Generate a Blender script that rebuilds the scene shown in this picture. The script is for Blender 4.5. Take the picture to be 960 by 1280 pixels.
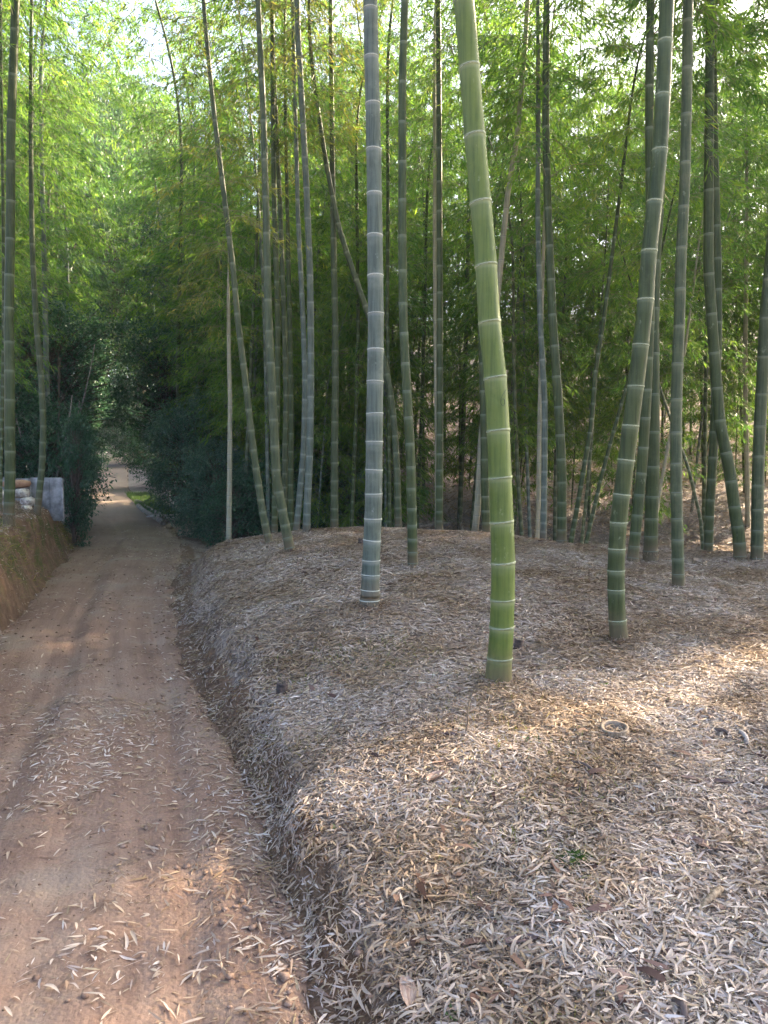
import bpy, math
import numpy as np
from mathutils import Vector, Matrix

for o in list(bpy.data.objects):
    bpy.data.objects.remove(o)
scene = bpy.context.scene
COL = scene.collection

HAZE = 0.0007
# ------------------------------------------------------------------ camera
F = 967.0                       # focal length in pixels of the 960 x 1280 photograph
PITCH = math.atan(70.0 / F)     # looking slightly down
EYE = np.array([0.0, 0.0, 1.6])
cam = bpy.data.objects.new('camera', bpy.data.cameras.new('camera'))
COL.objects.link(cam)
cam.location = EYE
cam.rotation_euler = (math.pi / 2 - PITCH, 0, 0)
cam.data.sensor_fit = 'VERTICAL'
cam.data.sensor_height = 24.0
cam.data.lens = F / 1280 * 24.0
cam.data.clip_start = 0.05
cam.data.clip_end = 1500
scene.camera = cam
scene.render.resolution_x, scene.render.resolution_y = 768, 1024

# ------------------------------------------------------------------ world, sun, exposure
SUN_AZ, SUN_EL = math.radians(36), math.radians(27)     # azimuth from +X towards +Y
world = bpy.data.worlds.new('World')
scene.world = world
world.use_nodes = True
wn, wl = world.node_tree.nodes, world.node_tree.links
sky = wn.new('ShaderNodeTexSky')
sky.sky_type = 'NISHITA'
sky.sun_disc = False
sky.sun_elevation = SUN_EL
sky.sun_rotation = math.pi / 2 - SUN_AZ
sky.air_density = 0.6
sky.dust_density = 5.0
sky.ozone_density = 1.0
wl.new(sky.outputs[0], wn['Background'].inputs[0])
wn['Background'].inputs[1].default_value = 0.15
sun = bpy.data.objects.new('sun', bpy.data.lights.new('sun', 'SUN'))
COL.objects.link(sun)
sun.data.energy = 5.0
sun.data.angle = math.radians(0.55)
sun.data.color = (1.0, 0.80, 0.56)
SUN = Vector((math.cos(SUN_AZ) * math.cos(SUN_EL), math.sin(SUN_AZ) * math.cos(SUN_EL), math.sin(SUN_EL)))
sun.rotation_euler = SUN.to_track_quat('Z', 'Y').to_euler()
scene.view_settings.view_transform = 'Standard'
scene.view_settings.look = 'None'
scene.view_settings.exposure = 2.9
scene.view_settings.gamma = 1.0
scene.cycles.max_bounces = 8
scene.cycles.diffuse_bounces = 5
scene.cycles.transmission_bounces = 6
scene.cycles.caustics_reflective = False
scene.cycles.caustics_refractive = False
scene.cycles.use_denoising = True
scene.cycles.sample_clamp_indirect = 6.0

# ------------------------------------------------------------------ small helpers
_cp, _sp = math.cos(PITCH), math.sin(PITCH)


def P(u, v, Y):
    """The world point seen at pixel (u, v) of the photograph at distance Y ahead."""
    d = np.array([u - 480.0, F * _cp + (640.0 - v) * _sp, -F * _sp + (640.0 - v) * _cp])
    return EYE + d * (Y / d[1])


def smooth(a, b, x):
    t = np.clip((x - a) / (b - a), 0, 1)
    return t * t * (3 - 2 * t)


def vnoise(x, y, seed=0):
    xi, yi = np.floor(x).astype(np.int64), np.floor(y).astype(np.int64)
    fx, fy = x - xi, y - yi
    fx, fy = fx * fx * (3 - 2 * fx), fy * fy * (3 - 2 * fy)

    def h(i, j):
        n = (i * 374761393 + j * 668265263 + seed * 974634777) & 0x7fffffff
        n = ((n ^ (n >> 13)) * 1274126177) & 0x7fffffff
        n = n ^ (n >> 16)
        return (n & 0xffff) / 65535.0
    return ((h(xi, yi) * (1 - fx) + h(xi + 1, yi) * fx) * (1 - fy) + (h(xi, yi + 1) * (1 - fx) + h(xi + 1, yi + 1) * fx) * fy) * 2 - 1


def fbm(x, y, oct=4, seed=0):
    s, a = 0, 1.0
    for k in range(oct):
        s = s + a * vnoise(x * 2 ** k + 17.3 * k, y * 2 ** k - 9.1 * k, seed + k)
        a *= 0.5
    return s


def link(o, parent=None):
    COL.objects.link(o)
    if parent is not None:
        o.parent = parent
    return o


def tag(o, label=None, cat=None, group=None, kind=None):
    for k, val in (('label', label), ('category', cat), ('group', group), ('kind', kind)):
        if val:
            o[k] = val
    return o


def empty(name, loc, **kw):
    o = link(bpy.data.objects.new(name, None))
    o.location = [float(c) for c in loc]
    o.empty_display_size = 0.1
    return tag(o, **kw)


class Acc:
    """Collects vertices, faces, material indices and one float per face, then makes ONE mesh."""
    def __init__(self):
        self.v, self.loops, self.tot, self.mi, self.tint, self.n = [], [], [], [], [], 0
        self.pa = []

    def add(self, verts, faces, mat=0, tint=0.5, pattr=None):
        verts = np.asarray(verts, float).reshape(-1, 3)
        faces = np.asarray(faces, np.int64)
        self.v.append(verts)
        self.loops.append((faces + self.n).ravel())
        m = len(faces)
        self.tot.append(np.full(m, faces.shape[1]))
        self.mi.append(np.full(m, mat) if np.isscalar(mat) else np.asarray(mat))
        self.tint.append(np.full(m, float(tint)) if np.isscalar(tint) else np.asarray(tint, float))
        self.pa.append(np.zeros(len(verts)) if pattr is None else np.asarray(pattr, float))
        self.n += len(verts)

    def mesh(self, name, mats, smooth_shade=False, pname=None):
        me = bpy.data.meshes.new(name)
        v = np.concatenate(self.v)
        lo, tot = np.concatenate(self.loops), np.concatenate(self.tot)
        me.vertices.add(len(v))
        me.vertices.foreach_set('co', v.astype(np.float32).ravel())
        me.loops.add(len(lo))
        me.loops.foreach_set('vertex_index', lo.astype(np.int32))
        me.polygons.add(len(tot))
        st = np.concatenate([[0], np.cumsum(tot)[:-1]])
        me.polygons.foreach_set('loop_start', st.astype(np.int32))
        me.polygons.foreach_set('material_index', np.concatenate(self.mi).astype(np.int32))
        if smooth_shade:
            me.polygons.foreach_set('use_smooth', np.ones(len(tot), bool))
        a = me.attributes.new('tint', 'FLOAT', 'FACE')
        a.data.foreach_set('value', np.concatenate(self.tint).astype(np.float32))
        if pname:
            a = me.attributes.new(pname, 'FLOAT', 'POINT')
            a.data.foreach_set('value', np.concatenate(self.pa).astype(np.float32))
        for m in mats:
            me.materials.append(m)
        me.update(calc_edges=True)
        return me

    def build(self, name, mats, parent=None, **kw):
        o = bpy.data.objects.new(name, self.mesh(name, mats, **kw))
        return link(o, parent)


def unit(a):
    return a / np.maximum(np.linalg.norm(a, axis=-1, keepdims=True), 1e-9)


def leaves(acc, B, d, nrm, L, W, tint, mat=0, fold=0.18, curl=None):
    """Folded bamboo leaves: two triangles each, or four bent ones when CURL is given."""
    n = len(B)
    if n == 0:
        return
    d = unit(d)
    w = unit(np.cross(d, nrm))
    nn = np.cross(w, d)
    L, W = np.asarray(L)[:, None], np.asarray(W)[:, None]
    if curl is None:
        m = B + d * L * 0.42
        v = np.stack([B, m - w * W / 2 + nn * W * fold, B + d * L, m + w * W / 2 + nn * W * fold], 1).reshape(-1, 3)
        i = np.arange(n)[:, None] * 4
        f = np.concatenate([i + [[0, 1, 2]], i + [[0, 2, 3]]])
        acc.add(v, f, mat, np.concatenate([tint, tint]))
    else:
        c = np.asarray(curl)[:, None]
        a, b = B + d * L * 0.28 + nn * L * c * 0.5, B + d * L * 0.62 + nn * L * c * 0.55
        v = np.stack([B, a - w * W / 2, a + w * W / 2 + nn * W * fold, b - w * W * 0.42, b + w * W * 0.42 + nn * W * fold, B + d * L], 1).reshape(-1, 3)
        i = np.arange(n)[:, None] * 6
        f = np.concatenate([i + [[0, 1, 2]], i + [[1, 3, 4]], i + [[1, 4, 2]], i + [[3, 5, 4]]])
        acc.add(v, f, mat, np.concatenate([tint] * 4))


def prisms(acc, A, B, ra, rb, mat=1, tint=0.5):
    """Three-sided tapered twigs from A to B."""
    n = len(A)
    if n == 0:
        return
    d = unit(B - A)
    ref = np.where(np.abs(d[:, 2:3]) > 0.9, [[1.0, 0, 0]], [[0, 0, 1.0]])
    x = unit(np.cross(d, ref))
    y = np.cross(d, x)
    vs = []
    for base, r in ((A, ra), (B, rb)):
        r = np.asarray(r)[:, None] if not np.isscalar(r) else r
        for k in range(3):
            an = 2 * math.pi * k / 3
            vs.append(base + (x * math.cos(an) + y * math.sin(an)) * r)
    v = np.stack(vs, 1).reshape(-1, 3)
    i = np.arange(n)[:, None] * 6
    f = np.concatenate([i + [[k, (k + 1) % 3, 3 + (k + 1) % 3, 3 + k]] for k in range(3)])
    acc.add(v, f, mat, tint)


def tube(acc, pts, rad, seg=12, mat=0, cap=True, pattr=None, tint=0.5, matrow=None, wob=None):
    """A tube along points, optional per-row material and per-point value."""
    pts, rad = np.asarray(pts, float), np.asarray(rad, float)
    n = len(pts)
    t = unit(np.gradient(pts, axis=0))
    ref = np.array([0, 1.0, 0]) if abs(t[0][1]) < 0.8 else np.array([1.0, 0, 0])
    x = unit(np.cross(t, ref[None]))
    y = np.cross(t, x)
    an = np.linspace(0, 2 * math.pi, seg, endpoint=False)
    r = rad[:, None] * np.ones(seg) if wob is None else rad[:, None] * wob
    v = pts[:, None] + (x[:, None] * np.cos(an)[None, :, None] + y[:, None] * np.sin(an)[None, :, None]) * r[..., None]
    i, j = np.meshgrid(np.arange(n - 1), np.arange(seg), indexing='ij')
    f = np.stack([i * seg + j, i * seg + (j + 1) % seg, (i + 1) * seg + (j + 1) % seg, (i + 1) * seg + j], -1).reshape(-1, 4)
    m = mat if matrow is None else np.repeat(np.asarray(matrow)[:n - 1], seg)
    pa = None if pattr is None else np.repeat(np.asarray(pattr), seg)
    acc.add(v.reshape(-1, 3), f, m, tint, pa)
    if cap:
        for row, flip in ((0, True), (n - 1, False)):
            ring = v[row]
            c = np.concatenate([ring, ring.mean(0)[None]])
            ff = [[(k + 1) % seg, k, seg] if not flip else [k, (k + 1) % seg, seg] for k in range(seg)]
            acc.add(c, ff, mat if matrow is None else 0, tint, None if pattr is None else np.full(seg + 1, pattr[row]))


# ------------------------------------------------------------------ materials
def new_mat(name):
    m = bpy.data.materials.new(name)
    m.use_nodes = True
    nt = m.node_tree
    return m, nt.nodes, nt.links, nt.nodes['Principled BSDF']


def ramp(n, stops, interp='LINEAR'):
    r = n.new('ShaderNodeValToRGB')
    e = r.color_ramp.elements
    while len(e) < len(stops):
        e.new(0.5)
    for k, (p, c) in enumerate(stops):
        e[k].position = p
        e[k].color = (*c, 1)
    r.color_ramp.interpolation = interp
    return r


def noise(n, l, scale, detail=4, rough=0.6, coord=None, stretch=None, kind='Object'):
    t = n.new('ShaderNodeTexNoise')
    t.inputs['Scale'].default_value = scale
    t.inputs['Detail'].default_value = detail
    t.inputs['Roughness'].default_value = rough
    if coord is None:
        coord = n.new('ShaderNodeTexCoord').outputs[kind]
    if stretch:
        mp = n.new('ShaderNodeMapping')
        mp.inputs['Scale'].default_value = stretch
        l.new(coord, mp.inputs['Vector'])
        coord = mp.outputs[0]
    l.new(coord, t.inputs['Vector'])
    return t


def mix(n, l, a, b, fac, mode='MIX'):
    m = n.new('ShaderNodeMix')
    m.data_type = 'RGBA'
    m.blend_type = mode
    for sock, val in ((m.inputs[6], a), (m.inputs[7], b), (m.inputs[0], fac)):
        if hasattr(val, 'links') or isinstance(val, bpy.types.NodeSocket):
            l.new(val, sock)
        elif isinstance(val, (int, float)):
            sock.default_value = val
        else:
            sock.default_value = (*val, 1)
    return m.outputs[2]


def ramp_fac(n, l, v, a, b):
    mr = n.new('ShaderNodeMapRange')
    mr.interpolation_type = 'SMOOTHSTEP'
    mr.inputs['From Min'].default_value = a
    mr.inputs['From Max'].default_value = b
    l.new(v, mr.inputs['Value'])
    return mr.outputs[0]


def attr(n, name):
    a = n.new('ShaderNodeAttribute')
    a.attribute_name = name
    return a.outputs['Fac']


def mathn(n, l, op, a, b=0.0, clamp=False):
    m = n.new('ShaderNodeMath')
    m.operation = op
    m.use_clamp = clamp
    for s, val in ((m.inputs[0], a), (m.inputs[1], b)):
        if isinstance(val, (int, float)):
            s.default_value = val
        else:
            l.new(val, s)
    return m.outputs[0]


def bump(n, l, h, dist, strength=1.0, normal=None):
    b = n.new('ShaderNodeBump')
    b.inputs['Strength'].default_value = strength
    b.inputs['Distance'].default_value = dist
    l.new(h, b.inputs['Height'])
    if normal is not None:
        l.new(normal, b.inputs['Normal'])
    return b.outputs[0]


def leaf_material(name, stops, trans_gain, trans=0.45, rough=0.45, varies=0.35):
    """A thin leaf: reflects a little, lets coloured light through."""
    m, n, l, p = new_mat(name)
    r = ramp(n, stops)
    info = n.new('ShaderNodeObjectInfo')
    nz = noise(n, l, 0.45, 2, 0.5, coord=n.new('ShaderNodeNewGeometry').outputs['Position'])
    s = mathn(n, l, 'ADD', mathn(n, l, 'MULTIPLY', attr(n, 'tint'), 1 - varies), mathn(n, l, 'MULTIPLY', nz.outputs[0], varies))
    s = mathn(n, l, 'ADD', s, mathn(n, l, 'MULTIPLY', mathn(n, l, 'SUBTRACT', info.outputs['Random'], 0.5), 0.16), clamp=True)
    l.new(s, r.inputs[0])
    l.new(r.outputs[0], p.inputs['Base Color'])
    p.inputs['Roughness'].default_value = rough
    p.inputs['Specular IOR Level'].default_value = 0.4
    tr = n.new('ShaderNodeBsdfTranslucent')
    l.new(mix(n, l, r.outputs[0], trans_gain, 1.0, 'MULTIPLY'), tr.inputs[0])
    ms = n.new('ShaderNodeMixShader')
    ms.inputs[0].default_value = trans
    l.new(p.outputs[0], ms.inputs[1])
    l.new(tr.outputs[0], ms.inputs[2])
    l.new(ms.outputs[0], n['Material Output'].inputs[0])
    return m


M = {}
M['leaf'] = leaf_material('bamboo_leaf', [(0, (.020, .058, .026)), (.35, (.046, .108, .034)), (.7, (.105, .178, .036)), (1, (.23, .25, .055))], (2.8, 2.65, 1.3), 0.54)
M['leaf_yellow'] = leaf_material('bamboo_leaf_drying', [(0, (.05, .09, .02)), (.35, (.10, .15, .028)), (.7, (.22, .22, .05)), (1, (.42, .31, .13))], (2.0, 1.9, 1.3), 0.45)
M['leaf_far'] = leaf_material('lit_evergreen_leaf', [(0, (.035, .08, .03)), (.5, (.07, .14, .05)), (1, (.14, .22, .08))], (1.8, 1.9, 1.3), 0.35, 0.35)  # lighter copy of the evergreen leaf; light on far trees put into colour
M['leaf_bush'] = leaf_material('bluish_bush_leaf', [(0, (.035, .075, .055)), (.5, (.07, .135, .10)), (1, (.15, .22, .12))], (1.6, 1.8, 1.3), 0.3, 0.3)
M['leaf_dark'] = leaf_material('broad_evergreen_leaf', [(0, (.022, .055, .035)), (.5, (.042, .098, .058)), (.85, (.075, .15, .08)), (1, (.13, .19, .08))], (1.6, 1.9, 1.2), 0.3, 0.28)
M['weed'] = leaf_material('weed_leaf', [(0, (.035, .07, .025)), (1, (.10, .16, .06))], (2, 2.2, 1.2), 0.4)

# dead leaves
def litter_material(name, stops, rough=0.7):
    m, n, l, p = new_mat(name)
    r = ramp(n, stops)
    l.new(attr(n, 'tint'), r.inputs[0])
    pos = n.new('ShaderNodeNewGeometry').outputs['Position']
    nz = noise(n, l, 90, 3, 0.6, coord=pos)
    big = noise(n, l, 1.6, 3, 0.55, coord=pos)
    c = mix(n, l, r.outputs[0], (.62, .60, .58), mathn(n, l, 'MULTIPLY', nz.outputs[0], 0.5), 'MULTIPLY')
    c = mix(n, l, c, mix(n, l, (.74, .62, .50), (1.06, 1.0, .98), ramp_fac(n, l, big.outputs[0], .38, .62)), 1.0, 'MULTIPLY')
    l.new(c, p.inputs['Base Color'])
    p.inputs['Roughness'].default_value = rough
    p.inputs['Specular IOR Level'].default_value = 0.25
    tr = n.new('ShaderNodeBsdfTranslucent')
    l.new(c, tr.inputs[0])
    ms = n.new('ShaderNodeMixShader')
    ms.inputs[0].default_value = 0.15
    l.new(p.outputs[0], ms.inputs[1])
    l.new(tr.outputs[0], ms.inputs[2])
    l.new(ms.outputs[0], n['Material Output'].inputs[0])
    return m


M['litter'] = litter_material('dry_bamboo_leaf', [(0, (.06, .04, .03)), (.16, (.17, .12, .09)), (.3, (.33, .25, .18)), (.4, (.40, .35, .235)), (.5, (.38, .31, .26)), (.6, (.50, .43, .34)), (.7, (.44, .39, .36)), (.8, (.57, .50, .39)), (.9, (.60, .54, .48)), (1, (.72, .69, .63))])

M['scrap'] = litter_material('torn_sheath', [(0, (.05, .03, .028)), (.35, (.13, .08, .065)), (.7, (.25, .17, .14)), (1, (.38, .28, .22))])


# bamboo culms
def culm_material(name, base, dark, pale, ringcol, mottling=0.3, rough=0.38):
    m, n, l, p = new_mat(name)
    tc = n.new('ShaderNodeTexCoord').outputs['Object']
    st = noise(n, l, 1.0, 5, 0.65, coord=tc, stretch=(55, 55, 2.2))
    mo = noise(n, l, 5.0, 6, 0.7, coord=tc)
    fine = noise(n, l, 60, 3, 0.6, coord=tc, stretch=(1, 1, 0.35))
    c = mix(n, l, dark, base, ramp_fac(n, l, st.outputs[0], .32, .62))
    c = mix(n, l, c, pale, mathn(n, l, 'MULTIPLY', ramp_fac(n, l, mo.outputs[0], .46, .72), mottling))
    c = mix(n, l, c, dark, mathn(n, l, 'MULTIPLY', ramp_fac(n, l, fine.outputs[0], .62, .75), .45))
    lich = noise(n, l, 11, 8, .75, coord=tc, stretch=(1, 1, .6))
    c = mix(n, l, c, ringcol, mathn(n, l, 'MULTIPLY', ramp_fac(n, l, lich.outputs[0], .60, .68), .45))
    scr = noise(n, l, 1.0, 3, .6, coord=tc, stretch=(26, 26, 190))
    c = mix(n, l, c, dark, mathn(n, l, 'MULTIPLY', ramp_fac(n, l, scr.outputs[0], .64, .70), .5))
    c = mix(n, l, c, ringcol, mathn(n, l, 'MULTIPLY', attr(n, 'bloom'), .5))
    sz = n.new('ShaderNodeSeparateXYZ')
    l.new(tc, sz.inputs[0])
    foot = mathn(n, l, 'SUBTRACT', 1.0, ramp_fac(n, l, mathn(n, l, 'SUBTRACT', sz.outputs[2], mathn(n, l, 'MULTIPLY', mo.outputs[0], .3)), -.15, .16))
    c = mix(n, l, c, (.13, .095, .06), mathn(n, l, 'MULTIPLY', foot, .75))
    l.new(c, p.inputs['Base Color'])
    rr = mathn(n, l, 'ADD', mathn(n, l, 'MULTIPLY', mo.outputs[0], .25), rough - .1)
    l.new(rr, p.inputs['Roughness'])
    p.inputs['Specular IOR Level'].default_value = 0.18
    l.new(bump(n, l, st.outputs[0], 0.0006, .6), p.inputs['Normal'])
    return m


M['culm_bright'] = culm_material('culm_fresh_green', (.112, .155, .036), (.07, .105, .026), (.18, .22, .08), (.30, .34, .20), .25, .40)
M['culm_wax'] = culm_material('culm_grey_waxy', (.108, .135, .108), (.062, .082, .062), (.20, .23, .18), (.33, .37, .33), .5, .5)
M['culm_green'] = culm_material('culm_dark_green', (.056, .076, .028), (.028, .042, .016), (.10, .125, .068), (.22, .27, .18), .35, .4)
M['culm_olive'] = culm_material('culm_olive', (.068, .088, .042), (.036, .05, .025), (.14, .15, .09), (.25, .28, .18), .4, .42)
M['culm_pale'] = culm_material('culm_pale_dry', (.30, .29, .20), (.17, .17, .11), (.42, .40, .30), (.35, .35, .28), .4, .55)
MW, n, l, p = new_mat('node_scar')
l.new(ramp_out := mix(n, l, (.14, .16, .12), (.46, .49, .41), ramp_fac(n, l, noise(n, l, 3.5, 5, .7, kind='Generated').outputs[0], .28, .55)), p.inputs['Base Color'])
p.inputs['Roughness'].default_value = .7
M['ring'] = MW
m, n, l, p = new_mat('node_scar_soft')
l.new(mix(n, l, (.10, .13, .06), (.36, .40, .27), ramp_fac(n, l, noise(n, l, 3.5, 5, .7, kind='Generated').outputs[0], .35, .60)), p.inputs['Base Color'])
p.inputs['Roughness'].default_value = .7
M['ring_soft'] = m
m, n, l, p = new_mat('node_scar_dim')
l.new(mix(n, l, (.075, .095, .065), (.15, .17, .12), noise(n, l, 40, 3, .6).outputs[0]), p.inputs['Base Color'])
p.inputs['Roughness'].default_value = .7
M['ring_dim'] = m
m, n, l, p = new_mat('bamboo_twig')
l.new(mix(n, l, (.10, .12, .05), (.24, .21, .11), noise(n, l, 8, 3, .6).outputs[0]), p.inputs['Base Color'])
p.inputs['Roughness'].default_value = .6
M['twig'] = m


def wood_material(name, a, b, scale=6, stretch=(8, 8, 1), rough=.8, bd=.003):
    m, n, l, p = new_mat(name)
    nz = noise(n, l, scale, 6, .65, stretch=stretch)
    l.new(mix(n, l, a, b, ramp_fac(n, l, nz.outputs[0], .35, .65)), p.inputs['Base Color'])
    p.inputs['Roughness'].default_value = rough
    l.new(bump(n, l, nz.outputs[0], bd, .8), p.inputs['Normal'])
    return m


M['bark'] = wood_material('tree_bark', (.05, .04, .03), (.14, .11, .085), 4, (6, 6, 1), .9, .01)
M['log'] = wood_material('weathered_log', (.13, .11, .10), (.33, .30, .28), 6, (2, 2, 2))
M['board'] = wood_material('weathered_board', (.30, .29, .28), (.52, .50, .48), 8, (1, 6, 1))
M['stub'] = wood_material('old_cut_bamboo', (.12, .085, .05), (.34, .26, .17), 12, (6, 6, 1))
M['cutface'] = wood_material('cut_bamboo_rim', (.16, .11, .07), (.33, .25, .17), 30, (1, 1, 1))
M['sheath'] = wood_material('culm_sheath', (.085, .05, .045), (.20, .13, .11), 14, (1, 8, 1), .6, .001)
M['sheath_pale'] = wood_material('pale_culm_sheath', (.28, .17, .12), (.50, .36, .27), 14, (1, 8, 1), .6, .001)
M['darkstick'] = wood_material('dark_stick', (.04, .03, .025), (.12, .085, .07), 20, (1, 1, 1))

# ground covered in leaf litter, bare soil where the attribute says so
m, n, l, p = new_mat('litter_ground')
pos = n.new('ShaderNodeNewGeometry').outputs['Position']
vor = n.new('ShaderNodeTexVoronoi')
vor.inputs['Scale'].default_value = 30
mp = n.new('ShaderNodeMapping')
mp.inputs['Scale'].default_value = (1, 2.4, 1)
mp.inputs['Rotation'].default_value = (0, 0, .6)
dist = noise(n, l, 9, 3, .6, coord=pos)
l.new(mix(n, l, pos, dist.outputs['Color'], .12, 'ADD'), mp.inputs['Vector'])
l.new(mp.outputs[0], vor.inputs['Vector'])
grain = noise(n, l, 42, 5, .7, coord=pos, stretch=(1, 1.8, 1))
big = noise(n, l, 1.1, 4, .6, coord=pos)
lit = ramp(n, [(0, (.10, .07, .05)), (.35, (.24, .185, .145)), (.6, (.38, .31, .25)), (1, (.54, .47, .39))])
sepc = n.new('ShaderNodeSeparateColor')
l.new(vor.outputs['Color'], sepc.inputs[0])
l.new(mathn(n, l, 'ADD', mathn(n, l, 'MULTIPLY', sepc.outputs[0], .55), mathn(n, l, 'MULTIPLY', grain.outputs[0], .45)), lit.inputs[0])
litc = mix(n, l, lit.outputs[0], mix(n, l, (.55, .45, .38), (1, 1, 1), ramp_fac(n, l, big.outputs[0], .35, .6)), 1.0, 'MULTIPLY')
soiln = noise(n, l, 7, 6, .7, coord=pos)
soil = ramp(n, [(.25, (.09, .055, .036)), (.5, (.185, .115, .072)), (.75, (.32, .20, .125))])
l.new(soiln.outputs[0], soil.inputs[0])
mossn = noise(n, l, 2.6, 5, .65, coord=pos)
soilc = mix(n, l, soil.outputs[0], (.085, .10, .03), mathn(n, l, 'MULTIPLY', ramp_fac(n, l, mossn.outputs[0], .46, .64), attr(n, 'moss')))
edge = mathn(n, l, 'ADD', attr(n, 'soil'), mathn(n, l, 'MULTIPLY', mathn(n, l, 'SUBTRACT', soiln.outputs[0], .5), 1.1))
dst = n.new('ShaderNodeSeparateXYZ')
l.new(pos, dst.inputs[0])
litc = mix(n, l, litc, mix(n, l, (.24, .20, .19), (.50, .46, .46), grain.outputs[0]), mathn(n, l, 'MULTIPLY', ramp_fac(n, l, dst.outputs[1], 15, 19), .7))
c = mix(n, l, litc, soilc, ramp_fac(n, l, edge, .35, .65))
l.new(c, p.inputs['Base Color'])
p.inputs['Roughness'].default_value = .9
p.inputs['Specular IOR Level'].default_value = .2
hh = mathn(n, l, 'ADD', mathn(n, l, 'MULTIPLY', vor.outputs['Distance'], .8), mathn(n, l, 'ADD', grain.outputs[0], soiln.outputs[0]))
l.new(bump(n, l, hh, .03, .9), p.inputs['Normal'])
M['ground'] = m

# the dirt road: streaks run along it
m, n, l, p = new_mat('packed_red_dirt')
uv = n.new('ShaderNodeUVMap')
uv.uv_map = 'along'
pos = n.new('ShaderNodeNewGeometry').outputs['Position']
streak = noise(n, l, 1.0, 5, .62, coord=uv.outputs[0], stretch=(7, .55, 1))
streak2 = noise(n, l, 1.0, 5, .7, coord=uv.outputs[0], stretch=(38, 2.0, 1))
patch = noise(n, l, 1.3, 5, .6, coord=pos)
grit = noise(n, l, 120, 4, .75, coord=pos)
peb = n.new('ShaderNodeTexVoronoi')
peb.inputs['Scale'].default_value = 55
l.new(pos, peb.inputs['Vector'])
cr = ramp(n, [(.28, (.14, .085, .060)), (.45, (.225, .145, .105)), (.60, (.30, .205, .15)), (.78, (.38, .28, .21))])
s = mathn(n, l, 'ADD', mathn(n, l, 'MULTIPLY', streak.outputs[0], .45), mathn(n, l, 'ADD', mathn(n, l, 'MULTIPLY', streak2.outputs[0], .2), mathn(n, l, 'MULTIPLY', patch.outputs[0], .35)))
l.new(s, cr.inputs[0])
c = mix(n, l, cr.outputs[0], (.27, .215, .165), mathn(n, l, 'MULTIPLY', ramp_fac(n, l, patch.outputs[0], .50, .68), .7))
c = mix(n, l, c, (.62, .58, .55), mathn(n, l, 'MULTIPLY', ramp_fac(n, l, grit.outputs[0], .48, .72), .7), 'MULTIPLY')
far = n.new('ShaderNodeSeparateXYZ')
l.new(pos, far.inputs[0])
c = mix(n, l, c, (.42, .345, .285), mathn(n, l, 'MULTIPLY', ramp_fac(n, l, far.outputs[1], 9, 25), .6))  # far stretch painted paler, standing in for the open skylight on it
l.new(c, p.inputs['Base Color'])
p.inputs['Roughness'].default_value = .92
p.inputs['Specular IOR Level'].default_value = .2
hh = mathn(n, l, 'ADD', mathn(n, l, 'MULTIPLY', grit.outputs[0], .35), mathn(n, l, 'ADD', mathn(n, l, 'MULTIPLY', streak2.outputs[0], .45), mathn(n, l, 'MULTIPLY', peb.outputs['Distance'], -.4)))
l.new(bump(n, l, hh, .012, .8), p.inputs['Normal'])
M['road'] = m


def plain(name, a, b, scale, rough=.7, bd=.002):
    m, n, l, p = new_mat(name)
    nz = noise(n, l, scale, 5, .6)
    l.new(mix(n, l, a, b, ramp_fac(n, l, nz.outputs[0], .35, .65)), p.inputs['Base Color'])
    p.inputs['Roughness'].default_value = rough
    l.new(bump(n, l, nz.outputs[0], bd, .7), p.inputs['Normal'])
    return m


M['panel'] = plain('weathered_white_panel', (.10, .10, .10), (.34, .345, .35), 4, .6)
M['sack'] = plain('white_woven_sack', (.26, .22, .19), (.60, .56, .50), 16, .7, .04)
M['brick'] = plain('rough_red_rubble', (.28, .15, .09), (.42, .25, .15), 14, .9, .01)
M['clod'] = plain('soil_clod', (.13, .08, .055), (.33, .22, .155), 30, .95)
M['mark'] = plain('dark_scratch', (.035, .06, .02), (.05, .08, .03), 30)
M['moss'] = leaf_material('moss', [(0, (.03, .07, .012)), (1, (.08, .15, .025))], (1.2, 1.3, 1), .3)

# ------------------------------------------------------------------ the lie of the land
_ry = np.array([-60, 0, 2.2, 4, 5.5, 7, 8.5, 10, 12, 15, 17.5, 20.6, 30, 40, 60, 400])
_rx = np.array([14, .34, -.19, -.74, -1.35, -1.88, -2.32, -2.7, -3.15, -3.95, -4.75, -6.0, -9.9, -13.2, -18.0, -30])
_wy = np.array([-60, 2.2, 5.5, 8, 12, 20, 30, 60])
_ww = np.array([2.1, 2.1, 1.68, 1.60, 1.85, 2.2, 1.9, 1.9])


def xr(y):
    return (np.interp(y - .5, _ry, _rx) + np.interp(y + .5, _ry, _rx) + np.interp(y, _ry, _rx)) / 3


def wid(y):
    return np.interp(y, _wy, _ww)


def zroad(y):
    return .035 * np.clip(y - 20, 0, 10) + .06 * np.clip(y - 30, 0, 60)


_cp_px = [(622, 855, 4.24), (462, 757, 5.8), (774, 800, 5.2), (516, 708, 7.5), (848, 737, 6.8), (362, 688, 8.6), (337, 680, 9.5), (383, 667, 10.3),
          (440, 660, 10.6), (520, 660, 10.5), (600, 664, 10.2), (700, 678, 9.6), (813, 692, 9.1), (925, 697, 8.9), (955, 700, 8.8), (1100, 712, 8.4),
          (700, 1280, 1.85), (950, 1280, 1.80), (480, 1280, 1.97), (960, 1000, 2.9), (700, 1000, 2.92), (500, 1000, 3.03), (960, 850, 4.3), (1150, 850, 4.3), (450, 900, 3.87)]
_cpw = np.array([P(*q) for q in _cp_px])
_cpw = np.vstack([_cpw, [[6, 3, .40], [7, 9, .5], [10, 5, .35], [3, 0, .15]], [[float(xr(np.array([y]))[0]) + .3, y, z] for y, z in ((.8, .08), (2.2, .13), (4, .18), (6, .25), (8, .30), (10.3, .36))]])


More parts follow.
